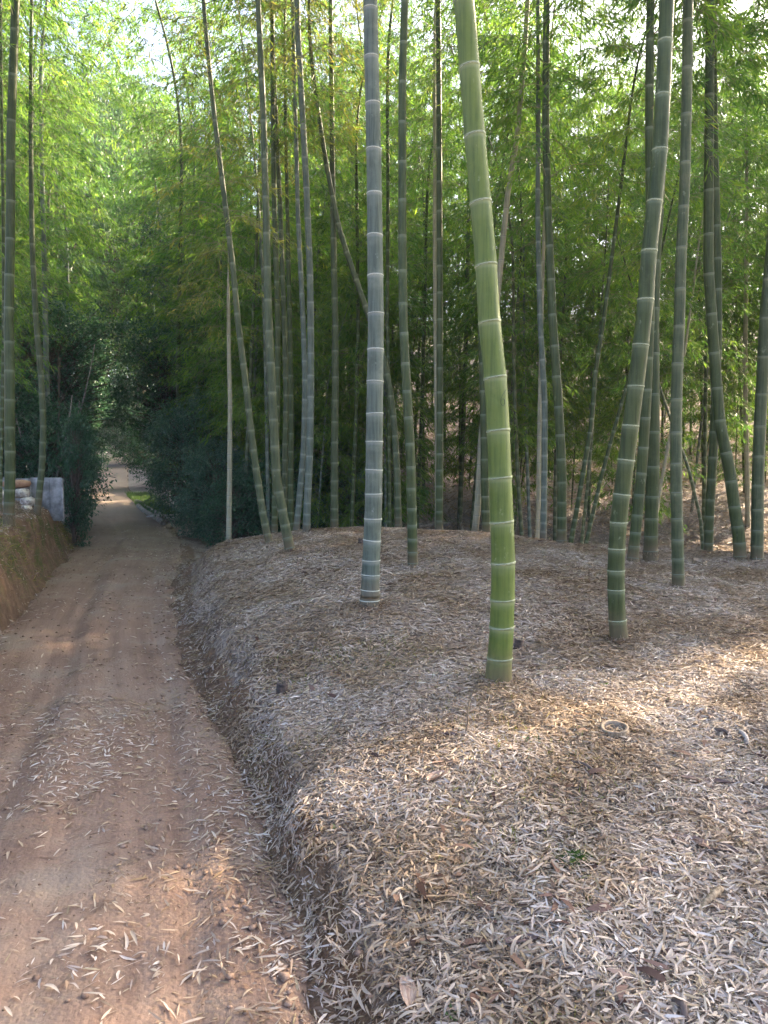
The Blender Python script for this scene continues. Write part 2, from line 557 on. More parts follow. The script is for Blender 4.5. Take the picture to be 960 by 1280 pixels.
def _phi(r):
    return np.where(r > 1e-6, r * r * np.log(np.maximum(r, 1e-6)), 0)


BWV = [.17, .20, .32, .6, 3.5, 8]
_n = len(_cpw)
_A = np.zeros((_n + 3, _n + 3))
_A[:_n, :_n] = _phi(np.linalg.norm(_cpw[:, None, :2] - _cpw[None, :, :2], axis=-1)) + np.eye(_n) * .02
_A[:_n, _n] = 1
_A[:_n, _n + 1:] = _cpw[:, :2]
_A[_n:, :_n] = _A[:_n, _n:].T
_w = np.linalg.solve(_A, np.concatenate([_cpw[:, 2], [0, 0, 0]]))


def mound(x, y):
    x, y = np.clip(x, -3.2, 10), np.clip(y, .6, 10.8)
    out = np.full(x.shape, _w[_n]) + _w[_n + 1] * x + _w[_n + 2] * y
    for k in range(_n):
        out = out + _w[k] * _phi(np.hypot(x - _cpw[k, 0], y - _cpw[k, 1]))
    return np.clip(out, -.1, 1.05)


def height(x, y, detail=True, raw_road=False):
    x, y = np.asarray(x, float), np.asarray(y, float)
    e, w = xr(y), wid(y)
    d = x - e
    zr = zroad(y)
    # right: the mound, the hollow behind it, then the slope
    m = mound(x, y)
    crest = np.interp(x, [-4, -1.2, 2.6, 5], [10.6, 10.6, 9.2, 8.8])
    fall = smooth(0, 4.5, y - crest)
    hill = -.75 + .285 * np.clip(y - 15.5, 0, 40) * smooth(-6, 5, d - .12 * np.clip(y - 13, 0, 60)) + .12 * np.clip(y - 53, 0, 60) + .06 * np.clip(x - 4, 0, 20) * smooth(8, 16, y)
    hill = hill + .25 * fbm(x * .18, y * .18, 3, 5) * smooth(10, 16, y)
    tr = m * (1 - fall) + hill * fall
    bw = np.interp(y, [0, 3, 6, 10.5, 15, 60], BWV)
    if detail:
        dd = d + .09 * fbm(x * 3.2, y * 3.2, 4, 2) * smooth(-.2, .15, d) * (1 - smooth(11, 15, y))
    else:
        dd = d
    br = smooth(-.05, 1, dd / bw)
    right = zr * (1 - br) + tr * br
    # left: the cut bank
    dl = -w - d
    hb = np.interp(y, [-60, 12.6, 14.5, 60], [.9, .85, .25, .3])
    if detail:
        dlr = dl + (.11 * fbm(x * 3.1, y * 2.2, 4, 11)) * smooth(0, .25, dl)
    else:
        dlr = dl
    left = zr + hb * (smooth(-.03, .24, dlr) * .88 + smooth(.1, .7, dlr) * .12) + .05 * np.clip(dl - .6, 0, 5) + .22 * np.clip(dl - 7, 0, 60) + .012 * np.clip(y - 14, 0, 60) * np.clip(dl, 0, 5)
    z = np.where(d > 0, right, np.where(dl > 0, left, zr))
    if detail:
        off = smooth(0, .3, d) + smooth(0, .3, dl)
        z = z + off * (.014 * fbm(x * 3.5, y * 3.5, 4, 3) + .018 * fbm(x * .9, y * .9, 2, 8))
    if not raw_road:      # the soil under the road sheet lies lower
        z = z - .05 * smooth(-.02, .12, -d) * smooth(-.02, .12, -dl)
    return z


def ground_hit(u, v, y0=1.2, y1=40):
    """Where the sight line of pixel (u, v) first meets the ground."""
    d = P(u, v, 1.0) - EYE
    ys = np.linspace(y0, y1, 4000)
    pts = EYE + d * ys[:, None]
    g = road_or_ground(pts[:, 0], pts[:, 1])
    k = int(np.argmax(pts[:, 2] < g))
    return np.array([pts[k, 0], pts[k, 1], g[k]])


def road_z(x, y):
    e, w = xr(y), wid(y)
    s = e - x                                   # 0 at the right edge, w at the left
    near = 1 - smooth(14, 24, y)
    wander = .05 * np.sin(y * .7) + .03 * np.sin(y * 1.9)
    z = zroad(y) + .004
    for c0, a in ((.34, .030), (.50, .018), (1.22, .028), (1.42, .016), (.84, .010)):
        z = z - near * a * np.exp(-((s - c0 * w / 2.0 - wander) / .075) ** 2)
    z = z + .014 * fbm(x * 2.0, y * 2.0, 4, 21) + near * .002 * fbm(s * 16, y * 1.1, 3, 31) + near * .004 * np.abs(fbm(x * 14, y * 14, 2, 41))
    z = z + .02 * smooth(.75, 1, 1 - np.abs(s / w - .5) * 2 * 1.0) * near
    edge = np.minimum(s, w - s) + .09 * fbm(x * 3, y * 3, 3, 51)
    return z - .09 * (1 - smooth(-.12, .10, edge))


def road_or_ground(x, y):
    x, y = np.asarray(x, float), np.asarray(y, float)
    e, w = xr(y), wid(y)
    s = e - x
    on = (s > -.13) & (s < w + .13)
    return np.where(on, np.maximum(road_z(x, y), height(x, y)), height(x, y))


def normals(x, y, fn=road_or_ground, e=.03):
    hx = (fn(x + e, y) - fn(x - e, y)) / (2 * e)
    hy = (fn(x, y + e) - fn(x, y - e)) / (2 * e)
    return unit(np.stack([-hx, -hy, np.ones_like(hx)], -1))


def steps(*segs):
    out = []
    for a, b, s0, s1 in segs:
        p, cur = [a], a
        k = 0
        while cur < b - 1e-6:
            f = (cur - a) / (b - a)
            cur += s0 + (s1 - s0) * f
            p.append(min(cur, b))
        out += p[:-1]
    out.append(segs[-1][1])
    return np.array(out)


rows = steps((-60, 0, 5, .3), (0, 1.2, .25, .06), (1.2, 5, .033, .04), (5, 13.5, .045, .09), (13.5, 45, .1, .8), (45, 260, 1, 14))
cols = steps((-140, -12, 14, .8), (-12, -3.4, .6, .07), (-3.4, -1.85, .035, .035), (-1.85, -.3, .12, .12), (-.3, 1.8, .033, .04), (1.8, 6, .045, .12), (6, 20, .15, .8), (20, 160, 1, 16))
D_, Y_ = np.meshgrid(cols, rows)
X_ = xr(Y_) + D_
Z_ = height(X_, Y_)
nr, nc = X_.shape
ii, jj = np.meshgrid(np.arange(nr - 1), np.arange(nc - 1), indexing='ij')
gf = np.stack([ii * nc + jj, ii * nc + jj + 1, (ii + 1) * nc + jj + 1, (ii + 1) * nc + jj], -1).reshape(-1, 4)
g = Acc()
g.add(np.stack([X_, Y_, Z_], -1).reshape(-1, 3), gf)
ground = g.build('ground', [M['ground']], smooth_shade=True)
tag(ground, kind='structure', label='woodland ground under dry bamboo leaves, with a mound, a cut bank and a far slope')
dl_ = -wid(Y_) - D_
slope = np.clip((normals(X_, Y_, height)[..., 2] - .55) / .3, 0, 1)
soil = np.where(dl_ > -.1, (1 - smooth(.35, .9, dl_)) * (1 - smooth(13, 16, Y_)), 0) + np.where(D_ > -.1, (1 - smooth(.06, .24, D_ * np.interp(Y_, [0, 6, 12], [1, .9, .7]))) * (1 - smooth(12, 16, Y_)), 0)
soil = np.where((D_ < 0) & (dl_ < 0), 1, soil)
mossv = np.where(dl_ > 0, 1, np.where(D_ > .25, .9, .1))
for nm, val in (('soil', soil), ('moss', mossv)):
    a = ground.data.attributes.new(nm, 'FLOAT', 'POINT')
    a.data.foreach_set('value', val.astype(np.float32).ravel())

ry = rows[(rows > -25) & (rows < 62)]
sc = np.linspace(-.13, 1.0, 60)
S_, RY = np.meshgrid(np.linspace(0, 1, 62), ry)
RS = -.13 + S_ * (wid(RY) + .26)
RX = xr(RY) - RS
RZ = road_z(RX, RY)
a_ = Acc()
nr, nc = RX.shape
ii, jj = np.meshgrid(np.arange(nr - 1), np.arange(nc - 1), indexing='ij')
rf = np.stack([ii * nc + jj, (ii + 1) * nc + jj, (ii + 1) * nc + jj + 1, ii * nc + jj + 1], -1).reshape(-1, 4)
a_.add(np.stack([RX, RY, RZ], -1).reshape(-1, 3), rf)
road = a_.build('dirt_road', [M['road']], smooth_shade=True)
uvl = road.data.uv_layers.new(name='along')
uvv = np.stack([RS, RY], -1).reshape(-1, 2)[rf.ravel()]
uvl.data.foreach_set('uv', uvv.astype(np.float32).ravel())
tag(road, kind='structure', label='reddish brown dirt track with tyre ruts running up between the banks')

# ------------------------------------------------------------------ fallen bamboo leaves
rng = np.random.default_rng(7)


def scatter(acc, n, xa, xb, ya, yb, L, W, dens=None, lift=.02, curl=True, tiltsd=.27, tshift=0., ypow=1.0, inframe=True):
    y = ya + (yb - ya) * rng.random(n) ** ypow
    x = xa + (xb - xa) * rng.random(n)
    if inframe:
        k = np.abs(x) < .52 * y + .5
        x, y = x[k], y[k]
    if dens is not None:
        k = rng.random(len(x)) < dens(x, y)
        x, y = x[k], y[k]
    z = road_or_ground(x, y)
    nm = normals(x, y)
    n = len(x)
    th = rng.random(n) * 2 * math.pi
    d = np.stack([np.cos(th), np.sin(th), np.zeros(n)], -1)
    d = d - nm * (d * nm).sum(-1, keepdims=True)
    d = unit(d) + nm * rng.normal(.05, tiltsd * .45, n)[:, None]
    nn = nm + rng.normal(0, tiltsd, (n, 3))
    ll = L * rng.lognormal(0, .33, n)
    ll = np.clip(ll, L * .35, L * 1.7)
    ww = W * rng.uniform(.6, 1.3, n)
    B = np.stack([x, y, z + rng.random(n) ** 1.5 * lift + .002], -1) - unit(d) * ll[:, None] * .45
    B[:, 2] = np.maximum(B[:, 2], road_or_ground(B[:, 0], B[:, 1]) + .001)
    tint = np.clip(rng.beta(2.3, 2.0, n) + .05 + tshift + .10 * fbm(x * 1.3, y * 1.3, 3, 77), 0, 1)
    if curl:
        leaves(acc, B, d, nn, ll, ww, tint, 0, .25, rng.normal(.01, .055, n))
    else:
        leaves(acc, B, d, nn, ll, ww, tint, 0, .2)
    return n


def mound_density(x, y):
    d = x - xr(y)
    bare = smooth(.42, .62, .5 + .5 * fbm(x * 1.7, y * 1.7, 3, 91))
    base = .14 * smooth(-.1, .1, d) + .86 * smooth(.07, .36, d + .12 * fbm(x * 2.2, y * 2.2, 3, 95))
    return np.clip(base * (1 - .45 * bare * (y < 3.5)) + .10 * (d > 0), 0, 1)


lt = Acc()
scatter(lt, 165000, -1.5, 3.2, 1.3, 4.4, .043, .0068, mound_density, .03, True)
scatter(lt, 230000, -1.5, 3.2, 1.3, 4.4, .026, .0042, mound_density, .026, False)
scatter(lt, 300000, -3.2, 6.6, 4.2, 11.8, .058, .0095, mound_density, .025, False)
ob = lt.build('fallen_leaves', [M['litter']])
tag(ob, 'pale dry bamboo leaves thickly covering the mound beside the track', 'leaf litter', kind='stuff')

lh = Acc()
scatter(lh, 120000, -8, 24, 14, 36, .14, .035, lambda x, y: smooth(1.0, 4.5, x - xr(y) - .15 * (y - 12)), .04, False, .45, .14, ypow=1.3)
ob = lh.build('fallen_leaves', [M['litter']])
tag(ob, 'greyish dry leaves strewn over the slope behind the mound', 'leaf litter', kind='stuff')


def road_density(x, y):
    s = xr(y) - x
    w = wid(y)
    on = (s > -.1) & (s < w + .4)
    cl = smooth(.52, .78, .5 + .5 * fbm(x * 2.1, y * 1.3, 4, 61))
    side = .9 * np.exp(-np.clip(s, 0, 9) / .28) + .65 * np.exp(-np.clip(w - s + .1, 0, 9) / .18) + .35 * np.exp(-((s - w * .48) / .25) ** 2) * cl
    return np.clip(on * (.035 + side * .8 + cl * .25), 0, 1)


lr = Acc()
scatter(lr, 20000, -3.0, .4, 1.5, 5.0, .05, .0075, road_density, .012, True, .2, .05)
scatter(lr, 30000, -3.0, .4, 1.5, 6.0, .018, .005, lambda x, y: road_density(x, y) + .15, .004, False, .3, -.15)
scatter(lr, 26000, -8, -1.0, 5.0, 18, .06, .013, road_density, .012, False, .25, .05)
ob = lr.build('fallen_leaves', [M['litter']])
tag(ob, 'thin scatter of dry bamboo leaves lying on the dirt track', 'leaf litter', kind='stuff')

ll_ = Acc()


def bank_density(x, y):
    dl = xr(y) - wid(y) - x
    return np.clip(smooth(.1, .8, dl) * .9 + .06, 0, 1) * (dl > -.1)


scatter(ll_, 60000, -9, -3, 5.5, 14, .07, .014, bank_density, .03, False, .5, -.12)
ob = ll_.build('fallen_leaves', [M['litter']])
tag(ob, 'brown dry leaves on top of the orange cut bank', 'leaf litter', kind='stuff')

# the leaves that show largest, one by one
leafmesh = []
for k in range(6):
    a_ = Acc()
    q = 7
    t = np.linspace(0, 1, q)
    Lk = .068 + .02 * rng.random()
    wv = np.sin(np.pi * t ** .8) ** .8 * .0046 * (1 + .3 * rng.random())
    cz = (rng.random() * .25 - .05) * Lk * np.sin(np.pi * t) + rng.normal(0, .0008, q)
    cy = .035 * Lk * rng.normal() * np.sin(np.pi * t)
    v = np.concatenate([np.stack([t * Lk - Lk / 2, cy + s * wv, cz + abs(s) * wv * .35 + .001], -1) for s in (-1, 0, 1)])
    f = [[r * q + i, r * q + i + 1, (r + 1) * q + i + 1, (r + 1) * q + i] for r in range(2) for i in range(q - 1)]
    a_.add(v, f, 0, .62 + .36 * rng.random())
    leafmesh.append(a_.mesh('dry_leaf', [M['litter']], smooth_shade=True))


def place_leaf(u, v, parent, sc=1.0):
    h = ground_hit(u, v)
    nm = Vector(normals(np.array([h[0]]), np.array([h[1]]))[0])
    o = bpy.data.objects.new('dry_leaf', leafmesh[rng.integers(6)])
    link(o, parent)
    nm = (nm + Vector(rng.normal(0, .16, 3))).normalized()
    o.rotation_mode = 'QUATERNION'
    from mathutils import Quaternion
    o.rotation_quaternion = nm.to_track_quat('Z', 'Y') @ Quaternion((0, 0, 1), rng.random() * 6.283)
    o.location = Vector(h) + nm * (.012 + .018 * rng.random() if parent is ground else .006)
    s = sc * rng.uniform(.6, 1.1)
    o.scale = (s, s, s)


for k in range(215):
    v = 1000 + 290 * rng.random() ** .8
    place_leaf(420 + 60 * (v - 1000) / 280 * 0 + 550 * rng.random(), v, ground)
for k in range(60):
    v = 930 + 345 * rng.random() ** .8
    place_leaf(2 + rng.random() * 340, v, road)


# ------------------------------------------------------------------ bamboo
def gen_crown(acc, rng, axis, z0, z1, nnode, Lmax, ntwig, nleaf, leafL, leafW, droop=1.0, bias=None, top_taper=True):
    """Branches in pairs at the nodes, twigs on the branches, drooping leaves on the twigs."""
    zi = np.linspace(z0, z1, nnode) + rng.normal(0, .04, nnode)
    f = (zi - z0) / max(z1 - z0, .01)
    z = np.repeat(zi, 2)
    f = np.repeat(np.clip(f, 0, 1), 2)
    nb = len(z)
    az = np.arange(nb) // 2 * 2.0 + (np.arange(nb) % 2) * math.pi + rng.normal(0, .6, nb)
    if bias is not None:
        az = np.where(rng.random(nb) < bias[1], bias[0] + rng.normal(0, .5, nb), az)
    L = Lmax * (.35 + .75 * np.sin(np.pi * (.12 + .80 * f))) * rng.uniform(.6, 1.1, nb)
    a = rng.uniform(.35, .9, nb)
    b = rng.uniform(.55, 1.15, nb) * droop
    p0 = axis(z)
    dh = np.stack([np.cos(az), np.sin(az), np.zeros(nb)], -1)

    def curve(idx, t):
        t = t[:, None]
        return p0[idx] + dh[idx] * L[idx][:, None] * t * .92 + np.array([[0, 0, 1.0]]) * (L[idx][:, None] * (a[idx][:, None] * t - b[idx][:, None] * t * t))
    q = 5
    for k in range(q):
        idx = np.arange(nb)
        A, Bp = curve(idx, np.full(nb, k / q)), curve(idx, np.full(nb, (k + 1) / q))
        r0 = .0085 * L / 1.8
        prisms(acc, A, Bp, r0 * (1 - k / q) + .0015, r0 * (1 - (k + 1) / q) + .0015, 1)
    ti = np.repeat(np.arange(nb), ntwig)
    nt = len(ti)
    tt = rng.uniform(.12, 1.0, nt) ** .8
    tp = curve(ti, tt)
    side = rng.choice([-1, 1], nt)
    ta = az[ti] + side * rng.uniform(.2, 1.25, nt)
    tl = rng.uniform(.22, .60, nt) * (L[ti] / Lmax) ** .5
    tv = np.stack([np.cos(ta), np.sin(ta), -rng.uniform(-.15, .95, nt) * droop], -1)
    tv = unit(tv)
    te = tp + tv * tl[:, None]
    prisms(acc, tp, te, .0022, .0012, 1)
    li = np.repeat(np.arange(nt), nleaf)
    n = len(li)
    q = rng.uniform(.15, 1.05, n)
    B = tp[li] + tv[li] * (tl[li] * q)[:, None] + rng.normal(0, .018, (n, 3))
    la = ta[li] + rng.normal(0, .75, n)
    dv = np.stack([np.cos(la), np.sin(la), -rng.uniform(.0, 1.6, n) * droop], -1)
    nn = np.stack([rng.normal(0, .55, n), rng.normal(0, .55, n), np.ones(n)], -1)
    ll = leafL * rng.uniform(.6, 1.3, n)
    tw = rng.random(nt)
    tint = np.clip(.55 * tw[li] + .45 * rng.random(n), 0, 1)
    leaves(acc, B, dv, nn, ll, leafW * rng.uniform(.75, 1.25, n), tint, 0, .16)


SCAR = [(-.030, 1.0, .25), (-.010, 1.015, .9), (-.0045, 1.03, 1), (-.004, 1.05, 1), (.002, 1.05, .9), (.003, 1.005, .5), (.008, 1.035, .2), (.014, 1.015, 0), (.028, 1.0, 0)]


def gen_culm(acc, axis, rad, zb, zt, nodes, seg=14, fine=True, ringmat=1, bright_bloom=1.0):
    """A jointed culm; rad(z) is its radius, nodes the heights of its joints."""
    zs, rm, bl, mt = [zb], [1.12], [0], []
    prof = SCAR if fine else [(-.012, 1.0, .8), (-.005, 1.05, 1), (.006, 1.05, .6), (.012, 1.0, 0)]
    nodes = [q for q in nodes if zb + .035 < q < zt - .05]
    for q in nodes:
        s = 1.0 if fine else 1.0
        for k, (dz, m_, b_) in enumerate(prof):
            zs.append(q + dz * s)
            rm.append(m_)
            bl.append(b_ * bright_bloom)
    for a, b in zip(nodes[:-1], nodes[1:]):           # points inside the internodes, for the bends
        for t in ((.35, .65) if fine else (.5,)):
            zs.append(a + (b - a) * t)
            rm.append(1 - .006)
            bl.append(0)
    zs.append(zt)
    rm.append(1)
    bl.append(0)
    o = np.argsort(zs, kind='stable')
    zs, rm, bl = np.array(zs)[o], np.array(rm)[o], np.array(bl)[o]
    keep = np.concatenate([[True], np.diff(zs) > 1e-4])
    zs, rm, bl = zs[keep], rm[keep], bl[keep]
    isr = (rm[:-1] >= 1.045) & (rm[1:] >= 1.045)
    tube(acc, axis(zs), rad(zs) * rm, seg, 0, True, bl, .5, np.where(isr, ringmat, 0))


def auto_nodes(zb, zt, dia, rng, grow=1.0):
    out, z, step = [], zb + .05, dia * .75
    while z < zt:
        out.append(z)
        h = z - zb
        step = dia * np.interp(h, [0, .5, 1.2, 2.5, 5, 9, 14], [1.0, 1.9, 2.6, 3.2, 3.9, 4.2, 3.4]) * grow * rng.uniform(.93, 1.07)
        z += max(step, .07)
    return out


# ring mesh shared by all joints of the near culms (radius 1, height 1)
ra = Acc()
sg = 20
an = np.linspace(0, 2 * math.pi, sg, endpoint=False)
prof = [(1.035, -.55), (1.065, -.3), (1.07, .2), (1.04, .5)]
v = np.concatenate([np.stack([np.cos(an) * r, np.sin(an) * r, np.full(sg, z)], -1) for r, z in prof])
f = [[i * sg + j, i * sg + (j + 1) % sg, (i + 1) * sg + (j + 1) % sg, (i + 1) * sg + j] for i in range(3) for j in range(sg)]
ra.add(v, f)
RINGMESH = {'bright': ra.mesh('node_ring', [M['ring']], smooth_shade=True), 'soft': ra.mesh('node_ring', [M['ring_soft']], smooth_shade=True), 'dim': ra.mesh('node_ring', [M['ring_dim']], smooth_shade=True)}

# every culm that can be told apart in the photograph:
# (pixels from top to bottom, width at top, width at bottom, distance, material, first branch height, total height, rings, label, options)
CULMS = [
    ([(30, -60), (21, 0), (12, 167), (10, 300), (9, 400), (12, 500), (13, 587), (11, 647)], 9, 13, 9.2, 'culm_green', 5.38, 15.12, 'dim',
     'thick dark green bamboo with pale joints, first from the left edge, on the cut bank', {}),
    ([(3, 300), (2, 450), (1, 560), (0, 640)], 4, 5, 10.4, 'culm_green', 5.04, 12.32, None,
     'thin bamboo just showing at the left edge beside the thick dark green one', {}),
    ([(40, 120), (42, 320), (45, 400), (50, 467), (53, 533), (52, 587), (47, 636)], 5, 8, 11.0, 'culm_olive', 4.70, 10.64, None,
     'slim bamboo with a bright sunlit side, rooted by the white sacks on the bank', {}),
    ([(250, -60), (255, 20), (263, 100), (270, 160), (282, 253), (292, 333), (298, 400), (308, 483), (315, 550), (320, 587), (328, 640), (337, 682)], 4.5, 9.5, 9.50, 'culm_olive', 3.47, 11.76, None,
     'slender bamboo leaning left over the track with yellowing leaves, left edge of the mound', dict(crown='leaf_yellow', lmax=1.25, bias=(math.pi, .35))),
    ([(283, 385), (284, 400), (287, 500), (287, 600), (286, 672)], 4.5, 7, 11.50, 'culm_pale', 3.25, 4.37, None,
     'short thin pale bamboo ending in a dry yellow spray, left of the mound crest', dict(crown='leaf_yellow', lmax=.9, bias=(math.pi, .55))),
    ([(318, -60), (322, 0), (328, 133), (332, 267), (335, 383), (341, 500), (346, 600), (355, 650), (363, 690)], 6, 12.5, 8.62, 'culm_olive', 6.27, 14.00, 'dim',
     'bamboo with a long bright sunlit stripe and a curved foot, left front of the mound', {}),
    ([(342, 150), (343, 250), (346, 367), (347, 400), (346, 500), (344, 600), (343, 668)], 6, 8, 11.25, 'culm_green', 5.60, 13.44, None,
     'dark slim bamboo standing right behind the curved sunlit one', {}),
    ([(345, 150), (350, 267), (355, 400), (358, 500), (356, 600), (355, 668)], 5, 7.5, 11.75, 'culm_olive', 5.60, 13.44, None,
     'slim bamboo with a bright right edge, second behind the curved sunlit one', dict(crown='leaf_yellow')),
    ([(362, 420), (364, 530), (363, 600), (364, 668)], 6, 8, 12.50, 'culm_green', 5.60, 12.32, None,
     'dim ringed bamboo low in the gap left of the close pair on the crest', {}),
    ([(369, 150), (372, 267), (379, 400), (382, 480), (380, 560), (375, 617), (370, 666)], 5, 8, 11.00, 'culm_wax', 5.15, 12.32, None,
     'bluish bamboo leaning out to the left at its foot, left one of a close pair', dict(crown='leaf_yellow')),
    ([(370, -60), (373, 43), (378, 133), (383, 233), (387, 333), (388, 400), (388, 500), (387, 567), (384, 633), (383, 669)], 6.5, 9.5, 10.38, 'culm_wax', 5.38, 14.00, 'dim',
     'grey bamboo with many pale rings, right one of a close pair on the crest', {}),
    ([(415, 150), (417, 300), (419, 400), (419, 480), (418, 560), (418, 664)], 6, 10, 11.25, 'culm_olive', 5.60, 13.44, 'dim',
     'bamboo with a lit right edge standing alone between the pair and the grey one', dict(crown='leaf_yellow')),
    ([(446, 250), (448, 400), (444, 550), (439, 666)], 4, 5, 13.75, 'culm_green', 5.04, 11.20, None,
     'thin dark bamboo in shade close left of the large grey one', {}),
    ([(395, 120), (405, 187), (412, 227), (423, 283), (437, 327), (458, 387), (472, 425), (481, 452), (488, 490), (493, 533), (496, 583), (498, 660)], 5, 9, 11.12, 'culm_olive', 5.49, 9.52, None,
     'crooked bamboo bending up to the left behind the large grey one', dict(crown='leaf_yellow', lmax=1.0)),
    ([(460, -80), (463, 0), (464, 67), (466, 133), (468, 240), (469, 333), (470, 400), (469, 467), (468, 550), (467, 633), (464, 700), (462, 758)], 16.5, 22.5, 5.80, 'culm_wax', 6.05, 14.56, 'bright',
     'large grey waxy bamboo with white rings standing straight, left centre of the mound',
     dict(rings=[750, 737, 718, 700, 675, 648, 617, 587, 552, 517, 477, 437, 392, 344, 293, 240, 184, 126, 67, 6], flare=.16)),
    ([(510, -60), (506, 0), (503, 100), (503, 200), (503, 300), (504, 400), (509, 500), (513, 567), (515, 650), (516, 710)], 8.5, 12.5, 7.50, 'culm_green', 6.05, 13.44, 'dim',
     'green bamboo with a thin lit edge just right of the large grey one', {}),
    ([(484, 60), (485, 250), (484, 400), (486, 500), (487, 664)], 4, 5, 13.12, 'culm_green', 5.60, 12.32, None,
     'thin dark bamboo in the gap between the large grey one and its green neighbour', {}),
    ([(533, 250), (531, 400), (527, 517), (522, 640)], 3.5, 4.5, 15.00, 'culm_green', 4.48, 10.08, None,
     'very thin dark bamboo leaning slightly right of the green neighbour', {}),
    ([(543, 120), (543, 283), (544, 400), (546, 540), (546, 664)], 4, 5, 12.00, 'culm_pale', 5.60, 12.32, None,
     'thin pale bamboo touching the left of the dark straight one at centre', {}),
    ([(548, 80), (549, 233), (550, 400), (550, 533), (549, 666)], 6.5, 9.5, 10.88, 'culm_green', 5.60, 13.44, 'dim',
     'dark straight bamboo at the centre of the crest, left of the bright green one', {}),
    ([(660, -20), (655, 67), (647, 167), (635, 240), (625, 345), (614, 450), (602, 545), (597, 633), (593, 668)], 5.5, 8.5, 10.81, 'culm_pale', 5.60, 12.32, None,
     'pale bamboo leaning right, crossing behind the thick bright green one', {}),
    ([(596, 250), (602, 400), (604, 500), (606, 600), (608, 670)], 8, 11, 10.62, 'culm_green', 5.60, 13.44, 'dim',
     'shaded bamboo with a bright edge close behind the left side of the bright green one', {}),
    ([(568, -120), (575, -50), (582, 0), (588, 77), (595, 167), (602, 250), (609, 330), (612, 400), (620, 472), (623, 538), (625, 597), (627, 652), (629, 703), (628, 750), (627, 792), (624, 830), (622, 857)], 24, 31, 4.24, 'culm_bright', 6.27, 15.12, 'soft',
     'thickest bright green bamboo in front, with the number 6 scratched on it',
     dict(rings=[822, 783, 749, 703, 652, 597, 538, 472, 402, 330, 250, 165, 78, -8, -95], flare=.10)),
    ([(684, -60), (683, 67), (683, 150), (685, 233), (688, 317), (691, 400), (695, 467), (699, 533), (702, 600), (702, 680)], 7.5, 12.5, 9.48, 'culm_green', 4.37, 14.00, 'dim',
     'tall dark olive bamboo curving gently, second right of the bright green one', dict(lmax=1.7)),
    ([(672, 60), (673, 167), (673, 267), (676, 400), (681, 500), (680, 600), (679, 678)], 5, 8.5, 10.45, 'culm_wax', 5.60, 12.32, None,
     'pale blue grey bamboo with lit right edge, first right of the bright green one', {}),
    ([(676, 480), (674, 567), (672, 675)], 5, 6, 11.54, 'culm_pale', 5.15, 10.64, None,
     'thin pale bamboo touching the left of the pale blue grey one', {}),
    ([(780, 190), (773, 250), (765, 317), (755, 400), (745, 467), (740, 533), (725, 617), (713, 680)], 4, 6.5, 10.94, 'culm_green', 4.70, 9.52, None,
     'thin dark bamboo leaning strongly right, left one of the leaning three', {}),
    ([(790, 460), (767, 543), (750, 607), (733, 678)], 4, 5.5, 11.66, 'culm_green', 4.03, 7.84, None,
     'thin dark bamboo leaning strongly right, right one of the leaning three', {}),
    ([(745, 480), (738, 560), (727, 676)], 3, 4.5, 12.15, 'culm_olive', 3.81, 7.84, None,
     'thinnest bamboo between the two others that lean strongly right', {}),
    ([(838, -80), (832, 0), (827, 100), (822, 190), (815, 257), (808, 317), (804, 383), (802, 400), (793, 483), (787, 533), (782, 577), (777, 618), (773, 653), (771, 687), (770, 713), (770, 738), (771, 767), (774, 802)], 16.5, 21.5, 5.20, 'culm_green', 5.49, 14.00, 'soft',
     'thick dark green bamboo leaning right with a curved foot, foremost on the right',
     dict(rings=[775, 737, 713, 686, 653, 618, 575, 532, 483, 432, 376, 316, 255, 191, 123, 55, -10], flare=.04, lmax=1.5)),
    ([(818, -60), (815, 0), (812, 150), (812, 250), (810, 400), (806, 500), (802, 583), (797, 640), (792, 689)], 9, 13.5, 8.26, 'culm_green', 4.37, 13.44, 'dim',
     'dark ringed bamboo showing on both sides of the foremost leaning one', dict(lmax=1.7)),
    ([(828, 200), (820, 317), (816, 400), (815, 500), (815, 600), (813, 694)], 13, 17, 8.51, 'culm_green', 5.82, 14.56, 'dim',
     'thick ringed dark bamboo just right behind the foremost leaning one', {}),
    ([(845, 500), (836, 555), (826, 610), (816, 680)], 4, 5, 13.37, 'culm_pale', 4.26, 8.40, None,
     'thin pale bluish bamboo leaning right between the two thick dark ones', {}),
    ([(858, -60), (858, 43), (858, 133), (857, 233), (853, 333), (852, 400), (849, 467), (847, 533), (846, 617), (847, 683), (848, 740)], 11.5, 15, 6.93, 'culm_olive', 4.93, 14.00, 'dim',
     'straight olive bamboo rooted nearer than its neighbours, second thick one from the right group', {}),
    ([(884, -60), (885, 0), (885, 133), (886, 233), (887, 333), (892, 400), (897, 467), (902, 533), (912, 583), (918, 633), (924, 673), (925, 700)], 9.5, 15, 8.75, 'culm_green', 5.15, 14.00, 'dim',
     'dark bamboo with a bright edge curving out to the right at its foot', dict(lmax=1.5)),
    ([(892, -60), (893, 0), (896, 233), (897, 333), (896, 420), (892, 500), (890, 567), (887, 633), (885, 697)], 7.5, 11.5, 9.36, 'culm_green', 5.38, 14.00, 'dim',
     'straight dark bamboo crossing behind the one with the outward curved foot', {}),
    ([(972, 200), (962, 330), (957, 400), (955, 467), (952, 533), (948, 617), (946, 703)], 13, 15, 8.75, 'culm_olive', 5.82, 14.56, 'dim',
     'thick olive bamboo nearest the right edge of the view on the crest', {}),
    ([(932, 300), (933, 467), (934, 600)], 4.5, 6, 17, 'culm_pale', 5.60, 13.44, None,
     'pale bamboo farther back on the slope, left of the one nearest the right edge', {}),
    ([(850, 560), (858, 582), (875, 650), (879, 697)], 3.5, 4.5, 12.15, 'culm_olive', 3.36, 6.72, None,
     'thin olive bamboo leaning left, just right of the straight olive one', {}),
]


